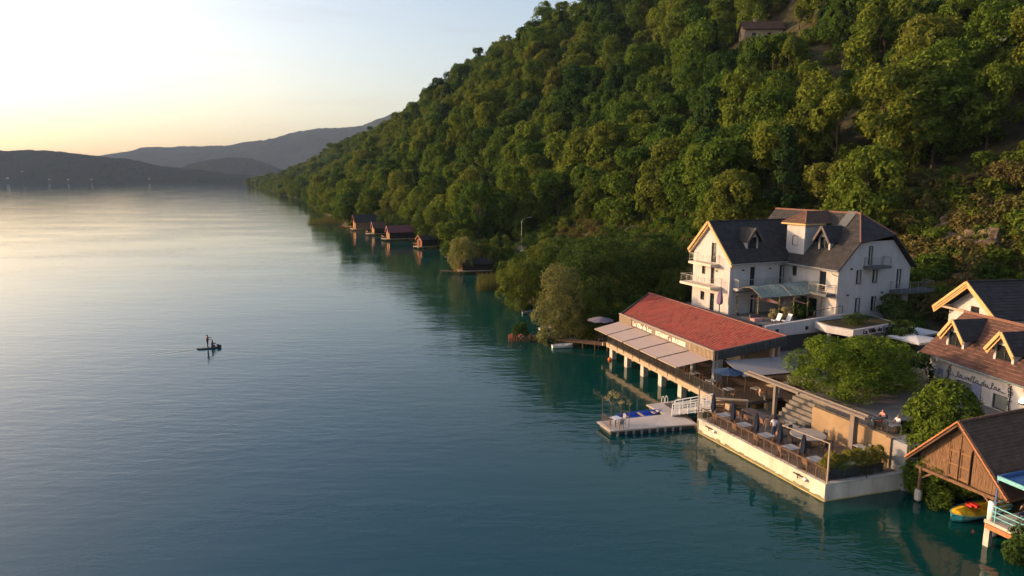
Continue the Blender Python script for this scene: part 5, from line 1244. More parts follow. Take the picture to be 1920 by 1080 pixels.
for i, (q, lab) in enumerate((([(18.9,29.9,8.0),(21.6,27.4,7.45),(21.9,30.2,7.9)], 'larger pink sun sail under the arched canopy, lake end'), ([(22.2,28.3,7.9),(24.4,26.6,7.5),(24.6,29.2,7.9)], 'smaller pink sun sail under the arched canopy, hotel end'))):
    a, b, c = map(Vector, q); mm = MB(); ctr = (a+b+c)/3 - Vector((0,0,.18)); 
    for x, y in ((a,b),(b,c),(c,a)): mm.tri(x, y, ctr)
    t = Thing('sun_sail', lab, 'sun sail', (ctr.x,ctr.y,7.4)); t.part('cloth', mm, M['pink_fabric']); t.part('corner_rope', MB().tube([b, b+Vector((.3,-.2,.35))], .012, 4), M['rope'])
parasol('folded_parasol', 'folded purple parasol beside the dark parapet of the hotel terrace', W(16.9,32.6,5.62), 3.0, 1, M['purple_fabric'], True).o.scale = (1.7,1.7,1.0)
for i, (T, S) in enumerate(((19.8,26.2),(20.7,25.6))):
    t = Thing('lounge_chair', ('white reclining chair on the hotel terrace, nearer the lake', 'white reclining chair on the hotel terrace, nearer the entrance')[i], 'chair', (T,S,5.62), group='white reclining chairs')
    t.part('seat', MB().slab([(T-.6,S-.3,6.02),(T-.6,S+.3,6.02),(T+.1,S+.3,5.95),(T+.1,S-.3,5.95)], (0,0,.06)), M['white_fabric'])
    t.part('backrest', MB().slab([(T+.1,S-.3,5.98),(T+.1,S+.3,5.98),(T+.45,S+.3,6.75),(T+.45,S-.3,6.75)], (.05,0,0)), M['white_fabric'])
    for x, y in ((-.5,-.28),(-.5,.28),(.2,-.28),(.2,.28)): t.part('leg', MB().beam((T+x,S+y,5.62),(T+x,S+y,6.0),.04,.04), M['dark_metal'])
sb = Thing('lounge_sofa', 'pink cushioned low sofa on the hotel terrace', 'sofa', (18.6,28.2,5.62)); sb.part('seat', MB().box(18.1,19.3,27.9,28.6,5.62,5.95), M['pink_fabric']); sb.part('backrest', MB().box(18.1,19.3,28.6,28.8,5.62,6.3), M['shutter'])
hg = Thing('box_hedge', 'clipped round hedge on the entrance canopy', 'hedge', (25.2,20.6,6.25))
C = np.array([[24.2+.55*k, 20.4+.10*k, .45] for k in range(5)]) - np.array([25.2,20.6,0])
link('foliage', quads_mesh('foliage', leaf_cloud(gr_, C, np.full(5,.68), 2600, .07, sub=30), M['hedge_leaf']), hg.o); hg.part('stem', MB().tube([(25.2,20.6,6.2),(25.2,20.6,6.6)], .05, 5), M['bark'])

# ------------------------------------------------------------------ trees and shrubs placed one by one
PLANE = tree_kind(41, 7.2, 1.9, 4.5, 60, 44000, .10, M['plane_leaf'], ([0,.2,.6,1],[.75,1,.95,.5]), (.24,.38), .20)
tree(PLANE, 'plane_tree', 'larger bright green courtyard tree right behind the pergola', W(11.6,10.0,2.6), 1.0, .4, squash=.72)
tree(PLANE, 'plane_tree', 'smaller of the two bright green courtyard trees, nearer the annex', W(14.6,9.4,2.6), .88, 2.2, squash=.80)
THUJA = tree_kind(42, 6.2, .4, 3.0, 80, 38000, .085, M['thuja_leaf'], ([0,.2,.6,1],[.9,1,.75,.15]), (.20,.34), .15, up=.1, elong=1.4)
tree(THUJA, 'thuja', 'bushy green thuja leaning over the water beside the grey end wall', W(8.7,-1.5,-.6), 1.0, .3)
tree(THUJA, 'thuja', 'bushy green thuja in front of the annex lettering', W(10.3,-.8,.0), 1.2, 1.9)
tree(THUJA, 'thuja', 'low thuja between the old boathouse roof and the courtyard', W(13.6,-2.0,1.6), .42, 3.0)
tree(THUJA, 'thuja', 'lowest green thuja drooping into the water beside the boathouse post', W(8.3,-2.5,-.9), .92, 4.4)
SHRUB = tree_kind(43, 3.0, .4, 1.7, 20, 4200, .11, M['hedge_leaf'], ROUND, (.28,.45), .06)
ROSE = tree_kind(44, 2.6, .4, 1.5, 18, 3000, .10, M['flower_leaf'], ROUND, (.28,.45), .05)
tree(SHRUB, 'courtyard_shrub', 'green shrub by the far corner of the annex', WA(-1.2,-1.3,3.1), 1.0, 0, cat='shrub')
tree(SHRUB, 'courtyard_shrub', 'dark shrub below the hotel name on the entrance canopy', W(29.6,18.2,3.1), 1.15, 1, cat='shrub')
tree(SHRUB, 'hotel_shrub', 'round shrub against the gable wall of the hotel', W(33.4,22.6,5.2), 1.1, 2, cat='shrub')
tree(SHRUB, 'hotel_shrub', 'shrub under the right hand balcony of the hotel', W(34.8,21.2,4.2), .9, 2.6, cat='shrub')
tree(ROSE, 'rose_bush', 'pale flowering bush between the courtyard trees and the annex', WA(-2.6,-2.8,3.1), .8, .5, cat='shrub')
tree(ROSE, 'rose_bush', 'pale flowering bush beside the thuja in front of the annex', WA(-3.6,-5.6,3.1), .6, 1.5, cat='shrub')
for i, (T, S) in enumerate(((21.5,28.6),(22.6,28.0),(24.0,27.4),(25.2,28.0))):
    tree(ROSE if i < 2 else SHRUB, 'potted_plant', 'potted plant under the arched canopy, %s from the lake' % ords[i], W(T,S,5.6), .42+.1*i, i, 'potted plants under the arched canopy', 'plant')
# bamboo in dark planters by the glass corner
for i, (T, S, w) in enumerate(((1.3,-.02+.35,.7),(2.7,.12,.8),(4.6,-.05,.9))):
    t = Thing('bamboo_planter', 'bamboo planter on the camera side of the terrace, %s from the lake corner' % ords[i], 'planter', (T,S+.35,1.25), group='bamboo planters')
    t.part('planter', MB().box(T-w,T+w,S+.12,S+.62,1.25,1.85), M['pot_dark'])
    C = np.array([[-w+.3*k, .02, .95+.25*(k%3)] for k in range(int(2*w/.3)+1)]); link('bamboo', quads_mesh('bamboo', leaf_cloud(gr_, C, np.full(len(C),.40), 3200, .040, sub=16, elong=3.0, droop=.3), M['bamboo_leaf']), t.o)
# shore trees between the restaurant and the boathouses
WILLOW = tree_kind(51, 8.0, .6, 4.0, 40, 20000, .095, M['willow_leaf'], ROUND, (.28,.44), .22, elong=1.8, droop=.35)
SILVER = tree_kind(52, 6.6, .4, 3.0, 40, 26000, .065, M['silver_leaf'], ([0,.2,.6,1],[.9,1,.9,.4]), (.30,.46), .15, elong=1.6, droop=.2)
CYP = tree_kind(53, 9.5, .3, .85, 26, 4500, .11, M['dark_leaf'], ([0,.2,.7,1],[.9,1,.8,.2]), (.5,.75), .1)
LAKE = tree_kind(54, 8.5, .8, 4.3, 38, 17000, .125, M['hedge_leaf'], ROUND, (.24,.40), .2)
LAKE2 = tree_kind(55, 7.5, .5, 4.0, 40, 17000, .115, M['shore_leaf'], ROUND, (.22,.36), .2)
RED = tree_kind(56, 5.0, .8, 2.2, 18, 4500, .16, M['red_leaf'], ROUND, (.3,.45), .12)
def shore_tree(kind, name, label, u, v, z, sc, rz=0, cat='tree', dz=-.2, squash=1.0):
    r = pxray(u, v); k = (z-22)/r.z; p = Vector((0,0,22)) + r*k; return tree(kind, name, label, (p.x, p.y, max(gz(p.x,p.y), 0)+dz), sc, rz, None, cat, squash)
shore_tree(WILLOW, 'willow', 'pale yellow green willow leaning over the lake beside the dark boathouse', 868, 506, .5, 1.0)
shore_tree(WILLOW, 'willow', 'second pale willow behind the dark boathouse', 905, 494, 1.5, .72, 1)
shore_tree(SILVER, 'silver_willow', 'silvery yellow tree at the water edge left of the grey parasol', 1052, 632, .3, 1.5, 0)
shore_tree(CYP, 'cypress', 'slim dark cypress behind the dark boathouse', 937, 500, 2, 1.0)
shore_tree(LAKE2, 'lakeside_tree', 'broad yellow green shrub tree overhanging the shallow bay', 975, 572, .6, 1.1, 0)
shore_tree(LAKE2, 'lakeside_tree', 'yellow green shrub beside the reed bed', 985, 545, 1.5, .9, 2)
shore_tree(LAKE, 'lakeside_tree', 'large dark tree behind the silvery willow', 1110, 600, 1.2, 1.3, 0)
shore_tree(LAKE, 'lakeside_tree', 'dark tree beside the far end of the red roof', 1160, 588, 1.5, 1.2, 2)
shore_tree(LAKE, 'lakeside_tree', 'dark tree behind the red roof, left of the hotel gable', 1222, 575, 2.0, 1.1, 3)
shore_tree(LAKE2, 'lakeside_tree', 'olive tree right of the silvery willow, at the shore', 1092, 618, 1.0, .95, 4)
shore_tree(LAKE, 'lakeside_tree', 'rounded dark tree between the street lamps and the shore', 1050, 545, 2.5, 1.1, 5)
shore_tree(LAKE, 'lakeside_tree', 'rounded tree below the second street lamp', 1150, 535, 3.5, 1.15, 1.2)
shore_tree(LAKE2, 'lakeside_tree', 'light green tree below the dry bank', 1035, 515, 3.0, .95, 2.2)
shore_tree(LAKE, 'lakeside_tree', 'green tree beside the road sign', 990, 505, 2.5, .85, 3.3)
shore_tree(LAKE, 'lakeside_tree', 'tall narrow green tree against the hotel gable', 1283, 560, 3.5, .78, .6, squash=1.3)
shore_tree(LAKE2, 'lakeside_tree', 'small light green tree just left of the hotel gable', 1262, 575, 3.0, .62, 1.9, squash=1.25)
shore_tree(LAKE, 'lakeside_tree', 'dark tree in the hollow behind the red roof', 1200, 545, 3.5, 1.1, 4.4)
shore_tree(LAKE2, 'lakeside_tree', 'yellow green tree above the reed bed', 1010, 530, 2.0, .9, 3.9)
shore_tree(LAKE, 'lakeside_tree', 'dark tree in the middle of the shore thicket', 1090, 560, 2.0, 1.15, 5.5)
shore_tree(LAKE2, 'lakeside_tree', 'olive tree at the top of the shore thicket beside the road', 1095, 515, 3.5, .85, .9)
shore_tree(LAKE, 'lakeside_tree', 'green tree between the second street lamp and the hotel', 1235, 530, 4.5, 1.0, 2.9)
shore_tree(SHRUB, 'clipped_bush', 'round clipped bush beside the dark boathouse', 950, 520, 1.0, 1.25, 0, 'shrub')
shore_tree(SHRUB, 'clipped_bush', 'second clipped bush farther from the dark boathouse', 965, 512, 1.5, 1.0, 1, 'shrub')
shore_tree(RED, 'red_tree', 'red leaved tree behind the farthest boathouses', 700, 412, 3.0, 1.25)
rg2 = np.random.default_rng(77); n_ = 0
SHL = ['green tree on the shore behind the boathouses, %s from the reed point' % w for w in ('first','second','third','fourth','fifth','sixth','seventh','eighth','ninth','tenth','eleventh','twelfth')]
for i, (u, v, sc) in enumerate(((640,408,.9),(662,412,.8),(690,404,1.1),(730,418,1.0),(752,408,1.15),(790,424,1.15),(812,430,1.1),(840,436,1.25),(820,462,1.0),(846,470,.85),(880,450,1.0),(835,448,1.2))):
    p = hit(u, v); k = KINDS[(i*3) % 6]; tree(k, 'shore_tree', SHL[i], (p.x, p.y, gz(p.x,p.y)-.2), sc, i*1.3, 'trees behind the boathouses')
for i, (u, v, sc) in enumerate(((688,428,.8),(714,434,.75),(752,440,.95),(782,446,1.0),(815,458,.95),(834,470,.9),(848,486,.75))):
    p = hit(u, v); tree(LAKE if i % 2 else LAKE2, 'bank_tree', 'bushy tree on the bank right behind the boathouses, %s from the far end' % ords[i], (p.x+3, p.y+3, gz(p.x+3,p.y+3)-.3), sc*1.15, i*1.7, 'bushy trees right behind the boathouses')
tree(SHRUB, 'leafy_shrub', 'leafy shrub hanging over the water at the lower right platform', W(4.7,-10.3,-.2), .85, .4, cat='shrub')
tree(SHRUB, 'leafy_shrub', 'leafy shrub at the lower right corner of the photo', W(5.4,-12.0,-.2), .95, 1.4, cat='shrub')
# reeds
def reeds(name, label, pts_, n, h):
    P = []; 
    for _ in range(n):
        u, v = pts_[0] + rg2.random()*pts_[2], pts_[1] + rg2.random()*pts_[3]; a = rg2.random()*6.28; hh = h*(.6+.5*rg2.random()); w = .035; lx, ly = rg2.normal(size=2)*.18*hh
        P += [(u-w*math.cos(a), v-w*math.sin(a), -.2), (u+w*math.cos(a), v+w*math.sin(a), -.2), (u+lx+w*.3*math.cos(a), v+ly+w*.3, hh), (u+lx-w*.3*math.cos(a), v+ly-w*.3, hh)]
    o = link(name, quads_mesh(name, np.array(P), M['reed'])); tag(o, label, 'reeds', None, 'stuff')
reeds('reed_bed', 'reed bed in the shallow water by the dark boathouse', (-7.0,131,6.0,13), 2600, 2.1)
reeds('reed_bed', 'reed bed on the point beyond the boathouses', (-97,322,18,60), 6000, 2.4)

# ------------------------------------------------------------------ boathouses along the far shore
def boathouse(label, u0, v0, yaw, L_, w, hw, hr, wallm, frontm, roofm, trim, deckL=1.4, group='boathouses along the shore', front=True):
    """gable towards the lake at the pixel of its front corner on the water; yaw turns the ridge"""
    r = pxray(u0, v0); p = Vector((0,0,22)) + r*(-22/r.z)
    t = Thing('boathouse', label, 'boathouse', (p.x, p.y, 0), 'world', group, yaw)
    zf = .75; m = MB()
    m.box(.0, L_, -w/2, w/2, zf, zf+hw); t.part('wall', m, wallm)
    fm_ = MB(); n = 9
    for k in range(n):
        y0 = -w/2 + w*k/n; y1 = y0 + w/n*.93; zt_ = zf + hw + (hr)*(1-abs((y0+y1)/w))
        if front and 3 <= k <= 5: continue
        t.part('plank', MB().box(-.06,-.004,y0,y1,zf-.1,zt_-.05), frontm)
    if front: t.part('door', MB().box(-.05,-.004,-w/6,w/6,zf,zf+hw*.85), M['dark_boards']); t.part('lintel', MB().box(-.08,-.004,-w/6-.1,w/6+.1,zf+hw*.85,zf+hw*.95), trim)
    rf = MB(); ov = .5
    courses(rf, (-ov,-w/2-.35,zf+hw-.28), (L_+.2,-w/2-.35,zf+hw-.28), (L_+.2,0,zf+hw+hr), (-ov,0,zf+hw+hr), 9, .03); courses(rf, (L_+.2,w/2+.35,zf+hw-.28), (-ov,w/2+.35,zf+hw-.28), (-ov,0,zf+hw+hr), (L_+.2,0,zf+hw+hr), 9, .03)
    ro = t.part('roof', rf, roofm)
    for sg in (-1, 1): t.part('barge_board', MB().beam((-ov-.05,sg*(w/2+.35),zf+hw-.32), (-ov-.05,0,zf+hw+hr-.02), .08, .22), trim, ro)
    t.part('deck', MB().box(-deckL,L_,-w/2-.5,w/2+.2,zf-.16,zf-.004), M['pale_wood'])
    for x in (-deckL+.15, .2, L_*.4, L_*.75):
        for y in (-w/2-.2, w/2): t.part('pile', MB().tube([(x,y,-2),(x,y,zf-.16)], .10, 6), M['old_plank'])
    for y in (-w/2-.35,0,w/2): t.part('rail_post', MB().beam((-deckL+.1,y,zf),(-deckL+.1,y,zf+.9),.06,.06), frontm)
    rz_ = Matrix.Rotation(yaw, 3, 'Z')
    for q, (a, b, sc) in enumerate(((L_+1.6, -.6, .95), (L_*.7, w/2+2.6, .85))):
        c = Vector((p.x, p.y, 0)) + rz_ @ Vector((a, b, 0)); tree((LAKE2, LAKE)[q], 'bank_tree', ('tree overhanging the back of the ', 'tree on the far side of the ')[q] + ' '.join(label.split()[:5]).rstrip(','), (c.x, c.y, max(gz(c.x, c.y), 0)-.3), sc, a, None)
    t.part('handrail', MB().beam((-deckL+.1,-w/2-.4,zf+.9),(-deckL+.1,w/2+.1,zf+.9),.08,.08), trim)
    return t
boathouse('dark boathouse with black roof beside the willow', 866, 512, R(12), 7.6, 3.0, 1.7, 1.0, M['dark_boards'], M['brick_red_boards'], M['slate'], M['brick_red_boards'], 1.0)
boathouse('red brown boathouse half hidden under the tree, nearest of the far row', 787, 466, R(34), 5.5, 3.4, 2.3, 1.1, M['dark_boards'], M['brick_red_boards'], M['slate'], M['ochre_boards'])
boathouse('boathouse with a maroon sheet roof in the far row', 728, 451, R(23), 9.0, 4.4, 2.4, 2.0, M['dark_boards'], M['ochre_boards'], M['maroon_sheet'], M['pink_fabric'], 2.0)
boathouse('small dark roofed boathouse between the maroon and the black roof', 700, 441, R(24), 6.5, 3.8, 2.3, 2.0, M['dark_boards'], M['ochre_boards'], M['dark_brown_tile'], M['pink_fabric'], 2.6)
boathouse('tall black roofed boathouse at the far end of the row', 665, 432, R(24), 9.5, 5.0, 3.0, 2.8, M['wood'], M['ochre_boards'], M['slate'], M['brick_red_boards'], 1.5)
# jetty in front of the dark boathouse
def jetty(label, a, b, w, z, m=None):
    a, b = Vector(a), Vector(b); t = Thing('jetty', label, 'jetty', tuple((a+b)/2), 'world'); c = (a+b)/2; d = (b-a).normalized(); s_ = Vector((-d.y,d.x,0)); n = max(2, int((b-a).length/.5))
    bd = MB()
    t.part('deck', MB().beam(a-c+Vector((0,0,z)), b-c+Vector((0,0,z)), w, .10), m or M['old_plank'])
    for k in range(5):
        p = (a-c).lerp(b-c, k/4)
        for sg in (-1,1): t.part('pile', MB().tube([p+s_*sg*w*.45+Vector((0,0,-1.5)), p+s_*sg*w*.45+Vector((0,0,z+.3))], .06, 6), M['old_plank'])
    return t
jetty('low plank jetty running out from the dark boathouse', (-16.5,157.5,0), (-11.5,156.5,0), .9, .45)
jetty('dark landing stage under the shore trees beside the restaurant', (6.5,88.5,0), (12.5,85.5,0), 1.6, .75)
jetty('narrow landing stage between the pile fence and the silvery tree', (2.5,91.8,0), (7.5,90.5,0), .8, .45)
jetty('pinkish landing stage beyond the farthest boathouse', (-76,303,0), (-66,296,0), 1.6, .6, M['brick_red_boards'])
# enclosure of old stakes with a bush and a lifebuoy in front of the silvery willow
PE = Thing('stake_fence', 'ring of old wooden stakes in the water in front of the silvery tree', 'fence', (1.6,90.8,0), 'world')
for k in range(22):
    a = k/21; x = -2.0 + 4.0*a + rnd.uniform(-.06,.06); y = -.5 - .35*math.sin(a*3.1); PE.part('stake', MB().tube([(x,y,-1.5),(x+rnd.uniform(-.05,.05),y,.55+rnd.uniform(0,.45))], .06, 5), M['brick_red_boards'] if k < 8 else M['old_plank'])
for k in range(6): PE.part('stake', MB().tube([(-2.05+.1*k,-.4+.45*k,-1.5),(-2.05+.1*k,-.4+.45*k,.7)], .06, 5), M['brick_red_boards'])
PE.part('wale', MB().beam((-2.1,-.62,.25),(2.1,-.62,.25),.06,.14), M['old_plank'])
lb = Thing('lifebuoy', 'red and white lifebuoy hung on the stake fence', 'lifebuoy', (1.2,90.0,.75), 'world'); lb.part('ring', MB().tube([(.26*math.cos(t),0,.26*math.sin(t)) for t in np.linspace(0,6.283,17)], .07, 6), M['red_plastic'])
for k in range(4): lb.part('band', MB().tube([(.26*math.cos(k*1.57+d_),0,.26*math.sin(k*1.57+d_)) for d_ in (-.16,0,.16)], .076, 6), M['white_paint'])
tree(SHRUB, 'fence_bush', 'bush growing above the stake fence', (1.3,92.0,-.1), .75, 0, cat='shrub')
rowboat('grey_boat', 'dark grey rowing boat moored in the shady bay', (3.9,109.6,.02), .25, 4.6, 1.5, M['grey_hull'], M['dark_boards'], M['old_plank'])
rowboat('white_boat', 'white boat drawn up beneath the silvery tree', (6.6,86.9,.02), .2, 2.8, 1.1, M['white_paint'], M['grey_hull'], M['pale_wood'])
rowboat('pale_boat', 'pale blue boat half hidden behind the silvery tree', (5.6,97.5,.05), .5, 3.6, 1.3, M['white_fabric'], M['grey_hull'], M['pale_wood'])
by = Thing('mooring_buoy', 'orange mooring buoy floating beside the restaurant piles', 'buoy', (11.9,80.6,0), 'world')
by.part('float', MB().lathe([(.03,-.25),(.22,-.1),(.26,.08),(.20,.28),(.06,.36)], (0,0), 12), M['orange_plastic'], smooth=True); by.part('eye', MB().tube([(.05*math.cos(t),0,.40+.05*math.sin(t)) for t in np.linspace(0,6.28,9)], .012, 4), M['steel'])

# ------------------------------------------------------------------ road things
def lamp_post(label, base, top, hook):
    t = Thing('street_lamp', label, 'street lamp', base, 'world', 'street lamps along the road'); h = top - base[2]
    t.part('pole', MB().tube([(0,0,-.5),(0,0,h-1.0),(hook*.12,0,h-.45),(hook*.45,0,h-.1),(hook*.8,0,h)], [.07,.04,.035,.03,.03], 7), M['zinc'])
    t.part('lamp_head', MB().slab([(hook*.75,-.12,h-.02),(hook*1.3,-.14,h+.04),(hook*1.3,.14,h+.04),(hook*.75,.12,h-.02)], (0,0,.10)), M['steel'])
lamp_post('grey street lamp with curved arm by the car on the road', (2.35,166.2,gz(2.35,166.2)), 12.3, 2.0)
lamp_post('grey street lamp with curved arm above the dry bank', (20.9,126.4,gz(20.9,126.4)), 13.0, 1.8)
rs = Thing('road_sign', 'round blue road sign on a post beside the road', 'road sign', (1.5,161,gz(1.5,161)), 'world')
rs.part('post', MB().tube([(0,0,-.3),(0,0,2.6)], .035, 6), M['steel']); dsk = MB(); dsk.add([(.38*math.cos(t),-.05,2.3+.38*math.sin(t)) for t in np.linspace(0,6.1,18)]+[(.38*math.cos(t),-.08,2.3+.38*math.sin(t)) for t in np.linspace(0,6.1,18)], [tuple(range(18)), tuple(range(18,36))]+[(i,(i+1)%18,18+(i+1)%18,18+i) for i in range(18)]); rs.part('disc', dsk, M['blue_paint'])
def car(label, x, y, rz, m):
    t = Thing('parked_car', label, 'car', (x,y,gz(x,y)+.4), 'world', 'cars on the lakeside road', rz)
    sec = [(-2.1,.45,.62),(-2.0,.85,.80),(-1.2,.95,.85),(1.0,.92,.85),(1.95,.78,.80),(2.1,.5,.65)]; b = MB()
    P = [[(x_,-w_,.28),(x_,-w_,z_),(x_,w_,z_),(x_,w_,.28)] for x_, z_, w_ in sec]
    for a, c in zip(P[:-1], P[1:]):
        for j in range(4): b.quad(a[j], c[j], c[(j+1)%4], a[(j+1)%4])
    b.add(P[0], [(0,1,2,3)]); b.add(P[-1], [(3,2,1,0)]); t.part('body', b, m)
    cb = MB(); lo = [(-1.75,-.78,.9),(.9,-.78,.93),(.9,.78,.93),(-1.75,.78,.9)]; hi = [(-1.2,-.62,1.45),(.1,-.62,1.47),(.1,.62,1.47),(-1.2,.62,1.45)]
    cb.add(lo+hi, [(0,1,5,4),(1,2,6,5),(2,3,7,6),(3,0,4,7)]); t.part('windows', cb, M['glass_dark']); t.part('roof', MB().slab(hi, (0,0,.05)), m)
    for x_ in (-1.3,1.3):
        for y_ in (-.8,.8): t.part('wheel', MB().tube([(x_,y_-.1,.32),(x_,y_+.1,.32)], .32, 12), M['tyre'])
    for y_ in (-.55,.55): t.part('headlight', MB().box(2.0,2.12,y_-.15,y_+.15,.55,.68), M['white_paint'])
car('white car on the lakeside road behind the willow', -7.0, 190.5, R(112), M['car_white'])
car('dark car on the road beside the street lamp', -2.6, 166.5, R(110), M['car_dark'])

# ------------------------------------------------------------------ houses on the hill and the far shore
def house(label, p, yaw, L_, w, hw, hr, wallm, roofm, group=None, chim=True, name='hill_house', dz=0.0):
    t = Thing(name, label, 'house', (p[0],p[1],p[2]+dz), 'world', group, yaw); m = MB()
    wall(m, (-L_/2,w/2), (0,-1), (-1,0), [(0,hw),(w/2,hw+hr),(w,hw)], -3, [(w*.3,w*.45,1.0,2.2)]); wall(m, (-L_/2,-w/2), (1,0), (0,-1), [(0,hw),(L_,hw)], -3, [(L_*.2,L_*.3,.9,2.1),(L_*.6,L_*.7,.9,2.1)])
    wall(m, (L_/2,-w/2), (0,1), (1,0), [(0,hw),(w/2,hw+hr),(w,hw)], -3); wall(m, (L_/2,w/2), (-1,0), (0,1), [(0,hw),(L_,hw)], -3)
    t.part('wall', m, wallm); r_ = MB(); o = .6; k = hr/(w/2)
    courses(r_, (-L_/2-o,-w/2-o,hw-k*o), (L_/2+o,-w/2-o,hw-k*o), (L_/2+o,0,hw+hr), (-L_/2-o,0,hw+hr), 10, .03); courses(r_, (L_/2+o,w/2+o,hw-k*o), (-L_/2-o,w/2+o,hw-k*o), (-L_/2-o,0,hw+hr), (L_/2+o,0,hw+hr), 10, .03)
    ro = t.part('roof', r_, roofm)
    if chim: t.part('chimney', MB().box(-L_*.2,-L_*.2+.7,-.35,.35,hw+hr-.6,hw+hr+1.0), wallm, ro)
    glaze(t, (-L_/2,w/2), (0,-1), (-1,0), (w*.3,w*.45,1.0,2.2)); glaze(t, (-L_/2,-w/2), (1,0), (0,-1), (L_*.2,L_*.3,.9,2.1)); glaze(t, (-L_/2,-w/2), (1,0), (0,-1), (L_*.6,L_*.7,.9,2.1))
    return t
def on_hill(u, v): p = hit(u, v); return (p.x, p.y, p.z)
house('cream house with brown roof in the clearing high on the hill', on_hill(1425,84), R(-4), 12, 7, 3.6, 2.7, M['pale_wood'], M['dark_brown_tile'], dz=1.0)
house('low house with brown roof left of the cream hill house', (HOUSE_P.x-12, HOUSE_P.y+9, gz(HOUSE_P.x-12, HOUSE_P.y+9)), R(4), 13, 6, 2.6, 1.8, M['wood'], M['dark_brown_tile'], dz=1.5)
house('house at the right edge high among the trees', on_hill(1935,66), R(10), 9, 7, 3.5, 2.4, M['cream_render'], M['brown_tile'], dz=-.5)
house('small house with brown roof on the point beyond the boathouses', on_hill(626,388), R(10), 9, 6, 3, 2.2, M['white_render'], M['maroon_sheet'], name='lakeside_house')
house('low grey roofed house behind the red leaved tree', on_hill(696,402), R(5), 16, 7, 3, 2.0, M['wood'], M['zinc'], name='lakeside_house', dz=.5)
house('tiny white house on the near headland across the water', (-520,1330,gz(-520,1330)), .4, 12, 8, 5, 3, M['cream_render'], M['maroon_sheet'], name='shore_house', chim=False)
# far shore houses stand where the wooded hill meets them
fh = bpy.data.objects['wooded_hill']; bpy.context.view_layer.update()
FHL = ['largest pale house at the left end of the far shore', 'small pale house above the left end of the far shore', 'pale house by the water under the left hill', 'second pale house by the water under the left hill', 'third pale house by the water under the left hill', 'pale house alone near the right foot of the left hill']
for i, (u, v, s_) in enumerate(((14,335,.6),(42,322,.42),(92,337,.42),(128,337,.36),(172,337,.34),(280,336,.42))):
    r = pxray(u, v); ok, loc, nor, idx = fh.ray_cast(Vector((0,0,22)), r.normalized())
    if not ok: continue
    house(FHL[i], tuple(loc), .3*i, 16*s_, 10*s_, 7*s_, 3.5*s_, M['concrete'], M['maroon_sheet'], 'houses on the far shore', False, 'shore_house')

